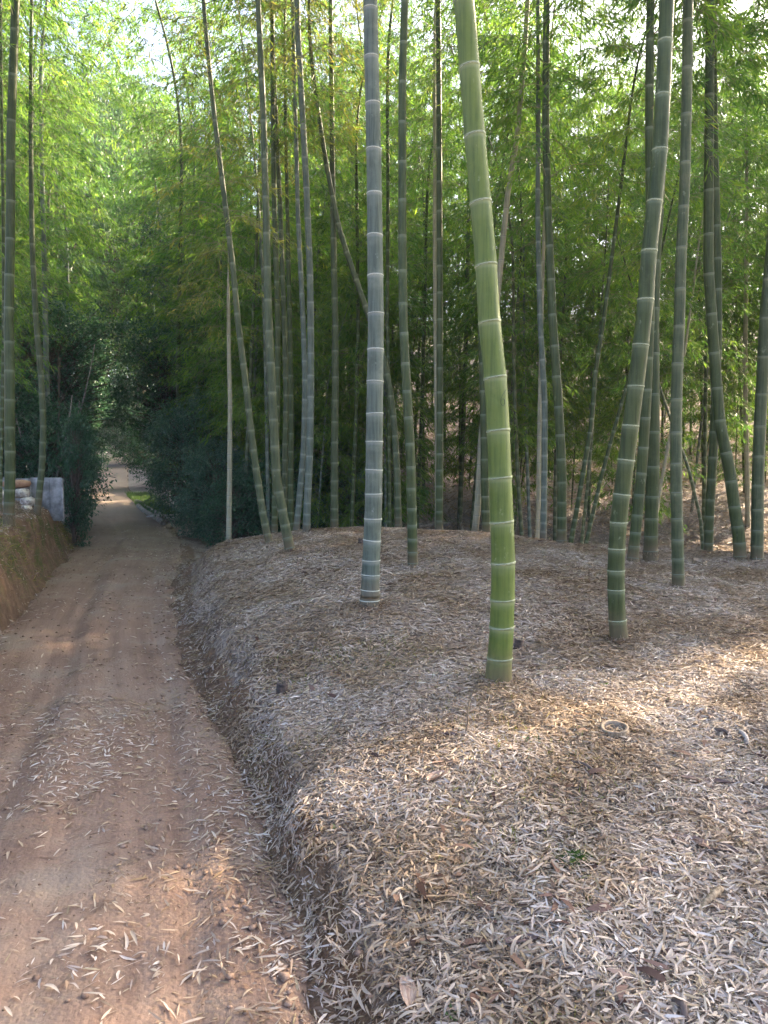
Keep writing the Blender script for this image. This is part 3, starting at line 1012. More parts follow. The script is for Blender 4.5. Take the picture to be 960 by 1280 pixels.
def make_axis(pts, Y, zb, H, rng):
    w = np.array([P(u, v, Y) for u, v in pts])[::-1]            # bottom to top
    z, x = w[:, 2], w[:, 0]
    if zb < z[0]:
        s = (x[1] - x[0]) / (z[1] - z[0])
        x = np.concatenate([[x[0] - s * (z[0] - zb)], x])
        z = np.concatenate([[zb], z])
    top = zb + H
    if top > z[-1]:
        s = (x[-1] - x[-2]) / (z[-1] - z[-2])
        k = np.linspace(0, 1, 9)[1:]
        zz = z[-1] + (top - z[-1]) * k
        x = np.concatenate([x, x[-1] + s * (zz - z[-1]) * (1 - .35 * k)])
        z = np.concatenate([z, zz])
    gz = np.arange(zb - .5, top + .6, .05)
    gx = np.interp(gz, z, x)
    lo, hi = gz < z[0], gz > z[-1]
    gx[lo] = x[0] + (gz[lo] - z[0]) * (x[1] - x[0]) / (z[1] - z[0])
    gx[hi] = x[-1] + (gz[hi] - z[-1]) * (x[-1] - x[-2]) / (z[-1] - z[-2])
    ker = np.hanning(9)
    ker /= ker.sum()
    gx[4:-4] = np.convolve(gx, ker, 'valid')
    az = rng.uniform(0, 2 * math.pi)
    nod = 1.2 * smooth(.6, 1.05, (gz - zb) / H) ** 1.6 * rng.uniform(.6, 1.3) * min(1, H / 12) ** 2
    gx = gx + nod * math.cos(az)
    gy = Y + nod * math.sin(az) + .05 * np.sin((gz - zb) * .8 + az) * smooth(0, 2, gz - zb)

    def axis(q):
        q = np.asarray(q, float)
        return np.stack([np.interp(q, gz, gx), np.interp(q, gz, gy), q], -1)
    return axis, top


def bamboo(spec, k):
    pts, w0, w1, Y, cm, cz, H, ringkind, label, opt = spec
    rng = np.random.default_rng(100 + k)
    base_px = P(pts[-1][0], pts[-1][1], Y)
    g0 = float(height(np.array([base_px[0]]), np.array([Y]))[0])
    zb = min(base_px[2], g0 + .02) if abs(base_px[2] - g0) > .12 else base_px[2]
    axis, top = make_axis(pts, Y, zb - .02, H, rng)
    r_top_px, r_bot_px = w0 / F * Y / 2, w1 / F * Y / 2
    zt_px = P(0, pts[0][1], Y)[2]
    flare = opt.get('flare', .06)

    def rad(z):
        f = np.clip((z - base_px[2]) / max(zt_px - base_px[2], .1), -.2, 1)
        r = r_bot_px + (r_top_px - r_bot_px) * f
        up = np.clip((z - zt_px) / max(top - zt_px, .1), 0, 1)
        return r * (1 - .88 * up) * (1 + flare * np.exp(-np.clip(z - zb, 0, 9) / .12))
    dia = 2 * r_bot_px
    if 'rings' in opt:
        nodes = sorted(P(0, v, Y)[2] for v in opt['rings'])
        z = nodes[-1]
        while z < top:
            z += .29
            nodes.append(z)
    else:
        nodes = auto_nodes(zb, top, dia, rng)
    root = empty('bamboo', axis(zb), label=label, cat='bamboo', group='bamboo growing on the mound and banks')
    off = np.array(root.location)

    def lax(q):
        return axis(q) - off
    a = Acc()
    ringm = 0 if ringkind else 1
    gen_culm(a, lax, rad, zb - .1, top, nodes, 22 if w1 > 18 else 14, True, ringm)
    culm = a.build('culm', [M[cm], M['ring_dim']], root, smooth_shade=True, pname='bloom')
    if ringkind:
        zlo, zhi = EYE[2] - 1.2, P(0, -10, Y)[2]
        for q in nodes:
            if q < zb + .04 or q > zhi:
                continue
            pa, pb = lax(q - .02), lax(q + .02)
            t = Vector(pb - pa).normalized()
            ring = bpy.data.objects.new('node_ring', RINGMESH[ringkind])
            link(ring, culm)
            ring.rotation_mode = 'QUATERNION'
            qt = Vector((0, 0, 1)).rotation_difference(t)
            tilt = Vector((1, 0, 0)).rotation_difference(Vector((1, rng.normal(0, .02), .09 if opt.get('rings') and w1 > 25 else rng.normal(0, .03))).normalized())
            ring.rotation_quaternion = tilt @ qt
            ring.location = lax(q)
            r = float(rad(np.array([q]))[0])
            th = .0085 if w1 > 18 else .010
            ring.scale = (r, r, th * rng.uniform(.7, 1.2))
    if w1 > 12:
        k_ = Acc()
        nn_ = 46
        th = rng.random(nn_) * 6.283
        rb = float(rad(np.array([zb]))[0])
        zz = rng.uniform(-.005, .045, nn_)
        c0 = lax(zb + zz)
        dr = np.stack([np.cos(th), np.sin(th), np.zeros(nn_)], -1)
        A_ = c0 + dr * rb * .97
        B_ = A_ + dr * rng.uniform(.006, .018, (nn_, 1)) + np.array([0, 0, -1.0]) * rng.uniform(.004, .03, (nn_, 1))
        prisms(k_, A_, B_, .0045, .0025, 0)
        k_.build('root_collar', [M['stub']], root)['kind'] = 'stuff'
    c = Acc()
    big = w1 > 7
    dense = 1.0
    gen_crown(c, rng, lax, zb + cz - .0, top - .05, int((top - zb - cz) / (.26 if H > 5 else .2)), opt.get('lmax', 1.35 if big else 1.0) * .95, 13 if pts[0][0] > 600 else 11, 10 if pts[0][0] > 600 else 7, .125 if pts[0][0] > 600 else .105, .0165 if pts[0][0] > 600 else .0145, 1.0, opt.get('bias'))
    c.build('crown', [M[opt.get('crown', 'leaf')], M['twig']], root)
    return root, culm, axis, rad, base_px


BUILT = [bamboo(s, k) for k, s in enumerate(CULMS)]

# the number 6 scratched on the bright green culm
for (root, culm, axis, rad, bp), spec in zip(BUILT, CULMS):
    if 'number 6' in spec[8]:
        Ys = spec[3]
        px = [(631.5, 488), (629, 491), (626.5, 495), (624.5, 499), (624, 503), (625, 506.5), (627.3, 508), (629.3, 506), (629.8, 502.5), (628.6, 499.5), (626.6, 499), (624.8, 501.5)]
        pts = []
        for u, v in px:
            w = P(u, v, Ys)
            c = axis(w[2])
            r = float(rad(np.array([w[2]]))[0])
            dx = w[0] - c[0]
            pts.append(np.array([w[0], c[1] - math.sqrt(max(r * r - dx * dx, 1e-6)) - .0006, w[2]]) - np.array(root.location))
        pts = np.array(pts)
        t = np.linspace(0, len(pts) - 1, 50)
        pts = np.stack([np.interp(t, np.arange(len(pts)), pts[:, i]) for i in range(3)], -1)
        a = Acc()
        tube(a, pts, np.full(len(pts), .0016), 6)
        a.build('scratched_number', [M['mark']], culm, smooth_shade=True)['label'] = 'small dark figure 6 scratched into the green skin'

SHADE_SEED = 31
SHADERS = 190
# ---- the bamboos that stand farther back: a few kinds, copied one by one
def proto(kind, k):
    rng = np.random.default_rng(500 + k)
    H, cz, lmax, r0 = {'tall': (13.5, 4.2, 1.7, .052), 'mid': (10, 2.6, 1.5, .038), 'low': (6.2, .9, 1.25, .022)}[kind]
    az, lean = rng.uniform(0, 6.28), rng.uniform(.01, .05)
    gz = np.linspace(-.6, H + .1, 80)
    nod = 1.6 * smooth(.5, 1.05, gz / H) ** 1.5 * rng.uniform(.7, 1.3) * H / 13
    wob = .08 * np.sin(gz * .5 + az)
    gx, gy = (nod + gz * lean) * math.cos(az) + wob, (nod + gz * lean) * math.sin(az)

    def axis(q):
        return np.stack([np.interp(q, gz, gx), np.interp(q, gz, gy), np.asarray(q, float)], -1)
    a = Acc()
    gen_culm(a, axis, lambda z: r0 * (1 - .85 * np.clip(z / H, 0, 1) ** 1.3), -.5, H, auto_nodes(0, H, 2 * r0, rng), 9, False, 1)
    c = Acc()
    nn = int((H - cz) / .27)
    gen_crown(c, rng, axis, cz, H - .05, nn, lmax, 19 if kind == 'low' else 15, 11 if kind == 'low' else 10, .13, .022, 1.05)
    cm = ['culm_green', 'culm_olive', 'culm_wax'][k % 3]
    return (a.mesh('culm', [M[cm], M['ring_dim']], smooth_shade=True, pname='bloom'), c.mesh('crown', [M['leaf'], M['twig']]))


PROTO = {'tall': [proto('tall', k) for k in range(4)], 'mid': [proto('mid', k + 4) for k in range(3)], 'low': [proto('low', k + 7) for k in range(3)]}


def far_bamboo(x, y, kind, rng, label, group, sc=None):
    z = float(height(np.array([x]), np.array([y]), False)[0])
    cu, cr = PROTO[kind][rng.integers(len(PROTO[kind]))]
    root = empty('bamboo', (x, y, z), label=label, cat='bamboo', group=group)
    s = sc or rng.uniform(.85, 1.15)
    root.scale = (s, s, s)
    root.rotation_euler = (rng.normal(0, .035), rng.normal(0, .035), rng.uniform(0, 6.28))
    link(bpy.data.objects.new('culm', cu), root)
    link(bpy.data.objects.new('crown', cr), root)
    return root


rng = np.random.default_rng(23)
placed = [(b[4][0], b[4][1]) for b in BUILT]


def too_near(x, y, r):
    return any((x - a) ** 2 + (y - b) ** 2 < r * r for a, b in placed)


# sunlight reaches these spots in the photograph, so no crown stands in its way there
LIT = [ground_hit(*q) for q in ((150, 776), (55, 1208), (640, 903), (760, 885), (900, 857), (460, 672), (60, 792))]
LIT = np.array(LIT)
LITW = np.array([.8, 1.25, 1.3, 1.3, 1.3, 1.1, .8])
DARK = np.array([ground_hit(*q) for q in ((150, 980), (60, 950), (150, 850), (230, 1000), (60, 870), (250, 900), (200, 1060), (110, 1020), (20, 1020), (330, 1100), (260, 1200), (180, 1130), (520, 1100), (800, 1050), (450, 850), (150, 730), (60, 1000), (850, 1060), (700, 1130), (900, 1200), (600, 1040), (760, 1230), (930, 980))])


def in_the_sun(x, y, zg, kind, sc, LIT=LIT, BEAM=None):
    H, cz, R = {'tall': (13.5, 4.2, 1.25), 'mid': (10, 2.6, 1.15), 'low': (6.2, .9, .9)}[kind]
    sx, sy = math.cos(SUN_AZ), math.sin(SUN_AZ)
    t = (x - LIT[:, 0]) * sx + (y - LIT[:, 1]) * sy
    off = np.abs((x - LIT[:, 0]) * sy - (y - LIT[:, 1]) * sx)
    h = LIT[:, 2] + t * math.tan(SUN_EL)
    return bool(np.any((t > 0) & (off < R * sc * (BEAM if BEAM is not None else LITW)) & (h > zg + cz * sc - .6) & (h < zg + H * sc + .3)))


def fill(n, ya, yb, fx, kinds, r, label, group, ypow=1.0, must=False):
    c = t = 0
    while c < n and t < n * 120:
        t += 1
        y = ya + (yb - ya) * rng.random() ** ypow
        lo, hi = fx(y)
        x = rng.uniform(lo, hi)
        e = float(xr(np.array([y]))[0])
        if e - 3.4 < x < e + (1.2 if y > 12 else 2.0) or too_near(x, y, r):
            continue
        kd = kinds[rng.integers(len(kinds))]
        if in_the_sun(x, y, float(height(np.array([x]), np.array([y]), False)[0]), kd, 1.0) or (must and rng.random() < .8 and not in_the_sun(x, y, float(height(np.array([x]), np.array([y]), False)[0]), kd, 1.0, DARK, .7)):
            continue
        placed.append((x, y))
        far_bamboo(x, y, kd, rng, label, group)
        c += 1


fill(34, 13.2, 21, lambda y: (-.20 * y, .34 * y), ['low', 'low', 'mid'], .7, 'leafy young bamboo just behind the mound, foliage near the ground', 'leafy young bamboos behind the mound')
fill(15, 16, 24, lambda y: (.26 * y, .50 * y), ['low', 'mid'], .9, 'leafy young bamboo on the slope at the right, foliage near the ground', 'leafy young bamboos on the slope at the right')
fill(84, 14.5, 35, lambda y: (-.10 * y, .62 * y), ['tall', 'mid', 'mid'], 1.1, 'one of the distant bamboos standing on the litter covered slope behind the mound', 'bamboos on the slope behind the mound', 1.1)
fill(44, 13, 27, lambda y: (-.24 * y, .02 * y), ['mid', 'tall', 'low'], 1.0, 'one of the shaded bamboos in the dark thicket between the track and the mound', 'bamboos in the dark thicket right of the track')
fill(16, 9.5, 15, lambda y: (-.62 * y, -.42 * y), ['mid', 'tall'], .9, 'one of the leafy bamboos just behind the white panels on the left bank', 'leafy bamboos behind the white panels')
fill(40, 15, 34, lambda y: (-.75 * y, -.40 * y), ['tall'], 1.2, 'one of the bamboos in the dim grove left of the track', 'bamboos in the grove left of the track')
fill(34, 36, 58, lambda y: (-.6 * y, .62 * y), ['mid', 'mid', 'tall'], 2.0, 'one of the farthest bamboos closing the view at the top of the woods', 'farthest bamboos at the back of the woods')
rng = np.random.default_rng(SHADE_SEED)
lab = 'one of the unseen bamboos added right of the view to shade the mound and track'
sx_, sy_ = math.cos(SUN_AZ), math.sin(SUN_AZ)
for k in range(SHADERS):  # unseen bamboos added on the sun rays towards spots kept in shade
    p = DARK[k % len(DARK)]
    for tries in range(60):
        kd = ['tall', 'tall', 'mid'][rng.integers(3)]
        t = rng.uniform(7.5, 26)
        x = p[0] + sx_ * t + rng.normal(0, .45)
        y = p[1] + sy_ * t + rng.normal(0, .45)
        zg = float(height(np.array([x]), np.array([y]), False)[0])
        if x < .53 * y + 1.6 or too_near(x, y, .7) or in_the_sun(x, y, zg, kd, 1.0) or not in_the_sun(x, y, zg, kd, 1.0, DARK, .6):
            continue
        placed.append((x, y))
        far_bamboo(x, y, kd, rng, lab, 'bamboos right of the view')
        break
print('SHADERS', sum(1 for o in COL.objects if o.get('group') == 'bamboos right of the view'))

# ------------------------------------------------------------------ broad-leaved shrubs and trees
def broad_proto(k, H, R, nclump, trunk_h, nleaf=70, leafL=.085, leafW=.038, low=.05, lop=0., lm='leaf_dark'):
    rng = np.random.default_rng(900 + k)
    tr, cr = Acc(), Acc()
    cl = []
    while len(cl) < nclump:
        p = rng.uniform(-1, 1, 3)
        d = np.linalg.norm(p)
        if d > 1 or d < .45:
            continue
        p[2] = p[2] * .5 + .5
        lump = 1 + .22 * math.sin(3 * math.atan2(p[1], p[0]) + k) + .15 * math.sin(5 * p[2] + k)
        q = np.array([p[0] * R * lump + lop * p[2], p[1] * R * lump, trunk_h * low + p[2] * (H - trunk_h * low)])
        if rng.random() < .12:
            continue
        cl.append(q)
    cl = np.array(cl)
    zz = np.linspace(-.4, H * .8, 12)
    sx = .12 * np.sin(zz * .9 + k)
    tp = np.stack([sx, .1 * np.cos(zz * .7 + k), zz], -1)
    tube(tr, tp, np.interp(zz, [-.4, 0, H * .8], [.022 * H + .02, .016 * H + .015, .01]), 10)
    hub = np.stack([np.interp(cl[:, 2] * .55, zz, tp[:, 0]), np.interp(cl[:, 2] * .55, zz, tp[:, 1]), cl[:, 2] * .55], -1)
    mid = hub * .5 + cl * .5 + np.array([0, 0, .08 * H])
    prisms(tr, hub, mid, .004 * H + .004, .003 * H + .002, 0)
    prisms(tr, mid, cl, .003 * H + .002, .003, 0)
    i = np.repeat(np.arange(len(cl)), nleaf)
    n = len(i)
    rad = rng.uniform(.16, .42, len(cl)) * (R / 1.4) ** .5
    off = unit(rng.normal(0, 1, (n, 3))) * (rng.random(n) ** .45)[:, None]
    off[:, 2] *= .7
    B = cl[i] + off * rad[i][:, None]
    d = unit(off + rng.normal(0, .5, (n, 3)) + np.array([0, 0, -.25]))
    nn = np.array([0, 0, 1.0]) + rng.normal(0, .5, (n, 3))
    tint = np.clip(.5 * rng.random(len(cl))[i] + .5 * rng.random(n), 0, 1)
    leaves(cr, B, d, nn, leafL * rng.uniform(.6, 1.2, n), leafW * rng.uniform(.7, 1.2, n), tint, 0, .14)
    return tr.mesh('trunk', [M['bark']], smooth_shade=True), cr.mesh('crown', [M[lm]])


BP = {'shrub': broad_proto(0, 2.6, 1.25, 170, .3, 80), 'shrub2': broad_proto(1, 2.2, 1.0, 130, .2, 80, .07, .032), 'tree': broad_proto(2, 7.5, 2.4, 330, 2.6, 75, .13, .055, .7),
      'tree2': broad_proto(3, 9.0, 2.8, 380, 3.0, 75, .15, .06, .75), 'bush': broad_proto(8, 2.6, 1.2, 190, .2, 85, .08, .036, .05, 0, 'leaf_bush'), 'pale': broad_proto(7, 9.0, 2.8, 380, 3.0, 75, .16, .06, .7, 0, 'leaf_far'), 'column': broad_proto(4, 3.0, .62, 110, .2, 80, .08, .036)}


def broad(name, kind, x, y, s, rot, label, cat, group=None, sz=None):
    z = float(height(np.array([x]), np.array([y]), False)[0])
    tr, cr = BP[kind]
    root = empty(name, (x, y, z - .03), label=label, cat=cat, group=group)
    root.scale = (s, s, sz or s)
    root.rotation_euler = (0, 0, rot)
    link(bpy.data.objects.new('trunk', tr), root)
    link(bpy.data.objects.new('crown', cr), root)


def bx(u, y):
    return (u - 480) / F * y


broad('leafy_shrub', 'bush', bx(238, 18.4), 18.4, .95, .3, 'dark evergreen shrub overhanging the planks at the right edge of the track', 'shrub', sz=1.25)
broad('leafy_shrub', 'bush', bx(268, 15.5), 15.5, .72, 1.9, 'bluish dark evergreen shrub between the planks and the foot of the mound', 'shrub', sz=.8)
broad('leafy_shrub', 'shrub2', bx(296, 14.3), 14.3, .75, 4.0, 'low dark shrub behind the short pale bamboo left of the mound', 'shrub')
broad('leafy_shrub', 'shrub2', bx(345, 15), 15, 1.0, 2.5, 'dark shrub in shade behind the curved sunlit bamboo', 'shrub')
broad('leafy_shrub', 'shrub', bx(400, 17), 17, 1.0, 5.1, 'dark shrub in shade behind the close pair of ringed bamboos', 'shrub')
broad('leafy_shrub', 'shrub2', bx(455, 15.5), 15.5, .9, .7, 'dark shrub in shade behind the large grey bamboo', 'shrub')
broad('leafy_shrub', 'column', bx(96, 13.6), 13.6, .58, .0, 'narrow dark shrub at the end of the cut bank beside the white panels', 'shrub', sz=.85)
broad('leafy_shrub', 'shrub2', bx(60, 15.5), 15.5, 1.2, 3.3, 'dark shrub behind the white panels left of the track', 'shrub')
broad('leafy_shrub', 'shrub', bx(15, 16), 16, 1.2, 1.3, 'dark shrub behind the thick bamboo at the left edge', 'shrub')
broad('evergreen_tree', 'tree', bx(66, 19), 19, .8, .6, 'dark evergreen tree arching over the track from the left bank', 'tree', sz=.72)
broad('evergreen_tree', 'tree', bx(222, 23), 23, .85, 2.2, 'dark evergreen tree arching over the track from the right side', 'tree', sz=.75)
broad('evergreen_tree', 'tree', bx(75, 28), 28, .95, 1.4, 'dark evergreen tree behind the arching one on the left of the track', 'tree', sz=.85)
broad('evergreen_tree', 'tree2', bx(275, 27), 27, .95, 4.2, 'blue green tree right of the track behind the arching evergreen', 'tree')
broad('evergreen_tree', 'pale', bx(115, 40), 40, 1.3, .3, 'tall pale green tree beside the far track, left of its bend', 'tree', sz=2.0)
broad('evergreen_tree', 'pale', bx(180, 44), 44, 1.3, 2.3, 'tall pale green tree beside the far track, right of its bend', 'tree', sz=2.4)
broad('evergreen_tree', 'pale', bx(30, 33), 33, 1.3, 3.1, 'tall green tree left of the track beyond the arch', 'tree', sz=1.75)
broad('evergreen_tree', 'pale', bx(150, 62), 62, 2.0, 1.1, 'far pale green tree closing the end of the track', 'tree', sz=3.2)
broad('evergreen_tree', 'pale', bx(250, 38), 38, 1.4, 5.0, 'far blue green tree above the bend of the track, right of its end', 'tree', sz=1.6)
broad('evergreen_tree', 'pale', bx(88, 46), 46, 1.6, 2.0, 'far green tree above the bend of the track, left of its end', 'tree', sz=2.5)
broad('evergreen_tree', 'pale', bx(205, 52), 52, 1.6, 4.0, 'far pale tree just right of the one closing the end of the track', 'tree', sz=2.7)
broad('leafy_shrub', 'shrub', bx(88, 29), 29, 1.0, 2.6, 'dark shrub at the left edge of the far pale stretch of track', 'shrub')
broad('leafy_shrub', 'shrub', bx(203, 30), 30, 1.1, 0.6, 'dark shrub at the right edge of the far pale stretch of track', 'shrub')
broad('leafy_shrub', 'shrub', bx(140, 55), 55, 1.8, 0.9, 'dark shrub closing the far end of the track', 'shrub')
broad('leafy_shrub', 'shrub', bx(112, 45), 45, 1.6, 1.9, 'dark shrub left of the farthest visible stretch of track', 'shrub')
broad('leafy_shrub', 'shrub', bx(178, 43), 43, 1.5, 2.9, 'dark shrub right of the farthest visible stretch of track', 'shrub')
broad('leafy_shrub', 'shrub', bx(160, 57), 57, 2.4, 3.9, 'broad dark shrub behind the one closing the far end of the track', 'shrub', sz=3.0)
rng = np.random.default_rng(43)
for x_, y_ in ((-5.3, 7.6), (-6.3, 9.3), (-7.2, 11.3), (-8.2, 13.0), (-4.6, 5.6)):
    far_bamboo(x_, y_, 'tall', rng, 'one of the bamboos left of the view whose crowns hang in at the upper left', 'bamboos left of the view', 1.05)
rng = np.random.default_rng(41)
for u_, y_ in ((60, 16.5), (75, 21), (40, 24), (95, 26), (230, 20), (215, 26), (245, 24), (200, 32), (80, 34), (225, 36)):
    far_bamboo(bx(u_, y_), y_, 'tall', rng, 'one of the tall bamboos whose crowns meet over the track above the dark arch', 'bamboos whose crowns meet over the track', 1.2)

# thin bare trunks in the dark left of the track
rng = np.random.default_rng(77)
for k in range(12):
    y = rng.uniform(14.5, 19)
    x = bx(rng.uniform(20, 135), y)
    e = float(xr(np.array([y]))[0]) - float(wid(np.array([y]))[0])
    x = min(x, e - .5)
    z = float(height(np.array([x]), np.array([y]), False)[0])
    root = empty('sapling', (x, y, z), label='one of the thin bare saplings in the dark under the trees left of the track', cat='sapling', group='thin bare saplings left of the track')
    a = Acc()
    zz = np.linspace(-.2, rng.uniform(2.5, 4), 8)
    ln, az = rng.normal(0, .14), rng.uniform(0, 6)
    tp = np.stack([zz * ln + .04 * np.sin(zz * 2 + az), .1 * np.sin(zz + az), zz], -1)
    tube(a, tp, np.linspace(.028, .012, 8), 8)
    a.build('trunk', [M['log'] if k % 2 else M['bark']], root, smooth_shade=True)
    b = Acc()
    A = tp[3:7]
    Bq = A + np.stack([rng.normal(0, .35, 4), rng.normal(0, .35, 4), rng.uniform(.2, .6, 4)], -1)
    prisms(b, A, Bq, .008, .003, 0)
    b.build('branches', [M['bark']], root)

# ------------------------------------------------------------------ things on the left bank
def box_mesh(a, c, s, ax=None, mat=0, jit=0):
    c, s = np.array(c, float), np.array(s, float) / 2
    bv = .06 * s.min() * 2
    v = np.array([[x, y, z] for x in (-1, 1) for y in (-1, 1) for z in (-1, 1)], float)
    v = v * s + (rng.normal(0, jit, (8, 3)) if jit else 0)
    if ax is not None:
        v = v @ np.array(ax)
    f = [[0, 1, 3, 2], [4, 6, 7, 5], [0, 4, 5, 1], [2, 3, 7, 6], [0, 2, 6, 4], [1, 5, 7, 3]]
    a.add(v + c, f, mat)


def bevel(o, w=.005, seg=2):
    m_ = o.modifiers.new('bevel', 'BEVEL')
    m_.width = w
    m_.segments = seg
    return o


YB = 12.3
zt, zl = P(60, 597, YB)[2], P(60, 637, YB)[2]
xs = [bx(u, YB) for u in (77.5, 62, 38, 6, -30)]
root = empty('panel_enclosure', (xs[1], YB, zl), label='low weathered white panel enclosure on top of the cut bank, left of the track', cat='enclosure')
for k in range(4):
    xa, xb = xs[k + 1] + .004, xs[k] - .004
    a = Acc()
    box_mesh(a, ((xa + xb) / 2 - xs[1], .02 * k, (zt - zl) / 2 - .09), (xb - xa, .035, zt - zl + .18 - .03 * (k == 2)))
    bevel(a.build('panel', [M['panel']], root), .006)
    if k < 3:
        a = Acc()
        box_mesh(a, (xb - xs[1] + .02 if k == 0 else xa - xs[1], -.03, (zt - zl) / 2 - .08), (.03, .04, zt - zl + .14))
        bevel(a.build('post', [M['panel']], root), .004)
for k, (xx, yy) in enumerate([(xs[0] - xs[1] - .02, .5)]):
    a = Acc()
    box_mesh(a, (xx - .26, yy, (zt - zl) / 2 - .12), (.035, .92, zt - zl + .16), ((math.cos(.55), math.sin(.55), 0), (-math.sin(.55), math.cos(.55), 0), (0, 0, 1)))
    bevel(a.build('side_panel', [M['panel']], root), .006)


def sack(u, v, Y, w, h, dp, label, mat='sack', seed=0, name='sack', cat='sack'):
    c = P(u, v, Y)
    g0 = float(height(np.array([c[0]]), np.array([Y]))[0])
    nu, nv = 22, 14
    th, ph = np.meshgrid(np.linspace(0, 2 * math.pi, nu, endpoint=False), np.linspace(-math.pi / 2, math.pi / 2, nv), indexing='ij')
    sp = lambda q, e: np.sign(q) * np.abs(q) ** e
    x, y, z = sp(np.cos(th), .7) * sp(np.cos(ph), .6), sp(np.sin(th), .7) * sp(np.cos(ph), .6), sp(np.sin(ph), .8)
    wr = 1 + .10 * fbm(th * 2.2 + seed * 3, ph * 3 + seed, 3, seed) + .05 * fbm(th * 6, ph * 7, 2, seed + 3)
    vv = np.stack([x * w / 2 * wr, y * dp / 2 * wr, z * h / 2 * wr + .04 * np.sin(x * 3 + seed) * h], -1).reshape(-1, 3)
    i, j = np.meshgrid(np.arange(nu), np.arange(nv - 1), indexing='ij')
    f = np.stack([i * nv + j, ((i + 1) % nu) * nv + j, ((i + 1) % nu) * nv + j + 1, i * nv + j + 1], -1).reshape(-1, 4)
    a = Acc()
    a.add(vv, f)
    o = a.build(name, [M[mat]], smooth_shade=True)
    o.location = (c[0], Y, c[2])
    tag(o, label, cat)
    return o


sack(27, 617, 11.9, .21, .14, .25, 'rounded white sack, uppermost of the pile beside the slim sunlit bamboo', seed=1)
sack(35, 627, 11.6, .18, .13, .25, 'white sack slumped against the foot of the slim sunlit bamboo', seed=2)
sack(33, 637, 11.3, .13, .13, .2, 'small white sack hanging low over the edge of the bank', seed=3)
sack(3, 620, 11.6, .16, .18, .25, 'greyish white sack at the left edge behind the thick bamboo', seed=4)
sack(3, 633, 11.2, .17, .14, .25, 'lower greyish sack at the left edge of the view', seed=5)
sack(20, 605, 12.1, .42, .12, .3, 'reddish brown heap of rubble behind the white sacks', 'brick', 6, 'rubble_heap', 'rubble')

# grass and hanging roots on the cut bank
a = Acc()
n = 9000
y = rng.uniform(5.5, 13.5, n)
dl = rng.uniform(.0, .8, n)
x = xr(y) - wid(y) - dl
k = rng.random(n) < smooth(.35, .65, .5 + .5 * fbm(x * 1.5, y * 1.5, 3, 15))
x, y = x[k], y[k]
n = len(x)
z = height(x, y)
leaves(a, np.stack([x, y, z - .01], -1), np.stack([rng.normal(.5, .6, n), rng.normal(0, .7, n), rng.uniform(-.6, 1.0, n)], -1), rng.normal(0, 1, (n, 3)), rng.uniform(.04, .14, n), rng.uniform(.003, .006, n), rng.random(n))
tag(a.build('bank_grass', [M['leaf_yellow']]), 'short yellowish grass and rootlets on the orange cut bank', 'grass', kind='stuff')
# dry wisps of grass on the mound's near edge
a = Acc()
n = 7000
y = rng.uniform(1.4, 5, n)
x = xr(y) + rng.uniform(.02, 1.6, n)
k = rng.random(n) < smooth(.5, .75, .5 + .5 * fbm(x * 1.9, y * 1.9, 3, 33))
x, y = x[k], y[k]
n = len(x)
leaves(a, np.stack([x, y, height(x, y) - .005], -1), np.stack([rng.normal(0, 1, n), rng.normal(0, 1, n), rng.uniform(.1, 1.4, n)], -1), rng.normal(0, 1, (n, 3)), rng.uniform(.03, .09, n), rng.uniform(.0015, .003, n), rng.random(n))
tag(a.build('dry_grass', [M['leaf_yellow']]), 'wispy dry grass among the leaves along the edge of the mound', 'grass', kind='stuff')
# green verge
a = Acc()
n = 7000
y = rng.uniform(20.5, 27, n)
x = xr(y) + rng.uniform(-.35, .5, n)
leaves(a, np.stack([x, y, road_or_ground(x, y) - .01], -1), np.stack([rng.normal(0, .5, n), rng.normal(0, .5, n), np.ones(n)], -1), rng.normal(0, 1, (n, 3)), rng.uniform(.08, .2, n), rng.uniform(.01, .02, n), rng.random(n))
tag(a.build('verge_grass', [M['weed']]), 'bright green grass on the right verge far up the track', 'grass', kind='stuff')

# clods and pebbles on the track and along the foot of the banks
def lumps(acc, x, y, r, mat=0):
    n = len(x)
    z = road_or_ground(x, y)
    base = np.array([[1, 0, 0], [-1, 0, 0], [0, 1, 0], [0, -1, 0], [0, 0, 1], [0, 0, -1], [.6, .6, .6], [-.6, .6, .6], [.6, -.6, .6], [-.6, -.6, .6]], float)
    f = np.array([[0, 6, 8], [2, 7, 6], [1, 9, 7], [3, 8, 9], [4, 6, 7], [4, 7, 9], [4, 9, 8], [4, 8, 6], [0, 2, 6], [2, 1, 7], [1, 3, 9], [3, 0, 8], [5, 2, 0], [5, 1, 2], [5, 3, 1], [5, 0, 3]])
    v = base[None] * (r[:, None] * rng.uniform(.65, 1.25, (n, 10)))[..., None] * np.array([1, 1, .6]) + np.stack([x, y, z + r * .15], -1)[:, None]
    acc.add(v.reshape(-1, 3), (np.arange(n)[:, None, None] * 10 + f[None]).reshape(-1, 3), mat)


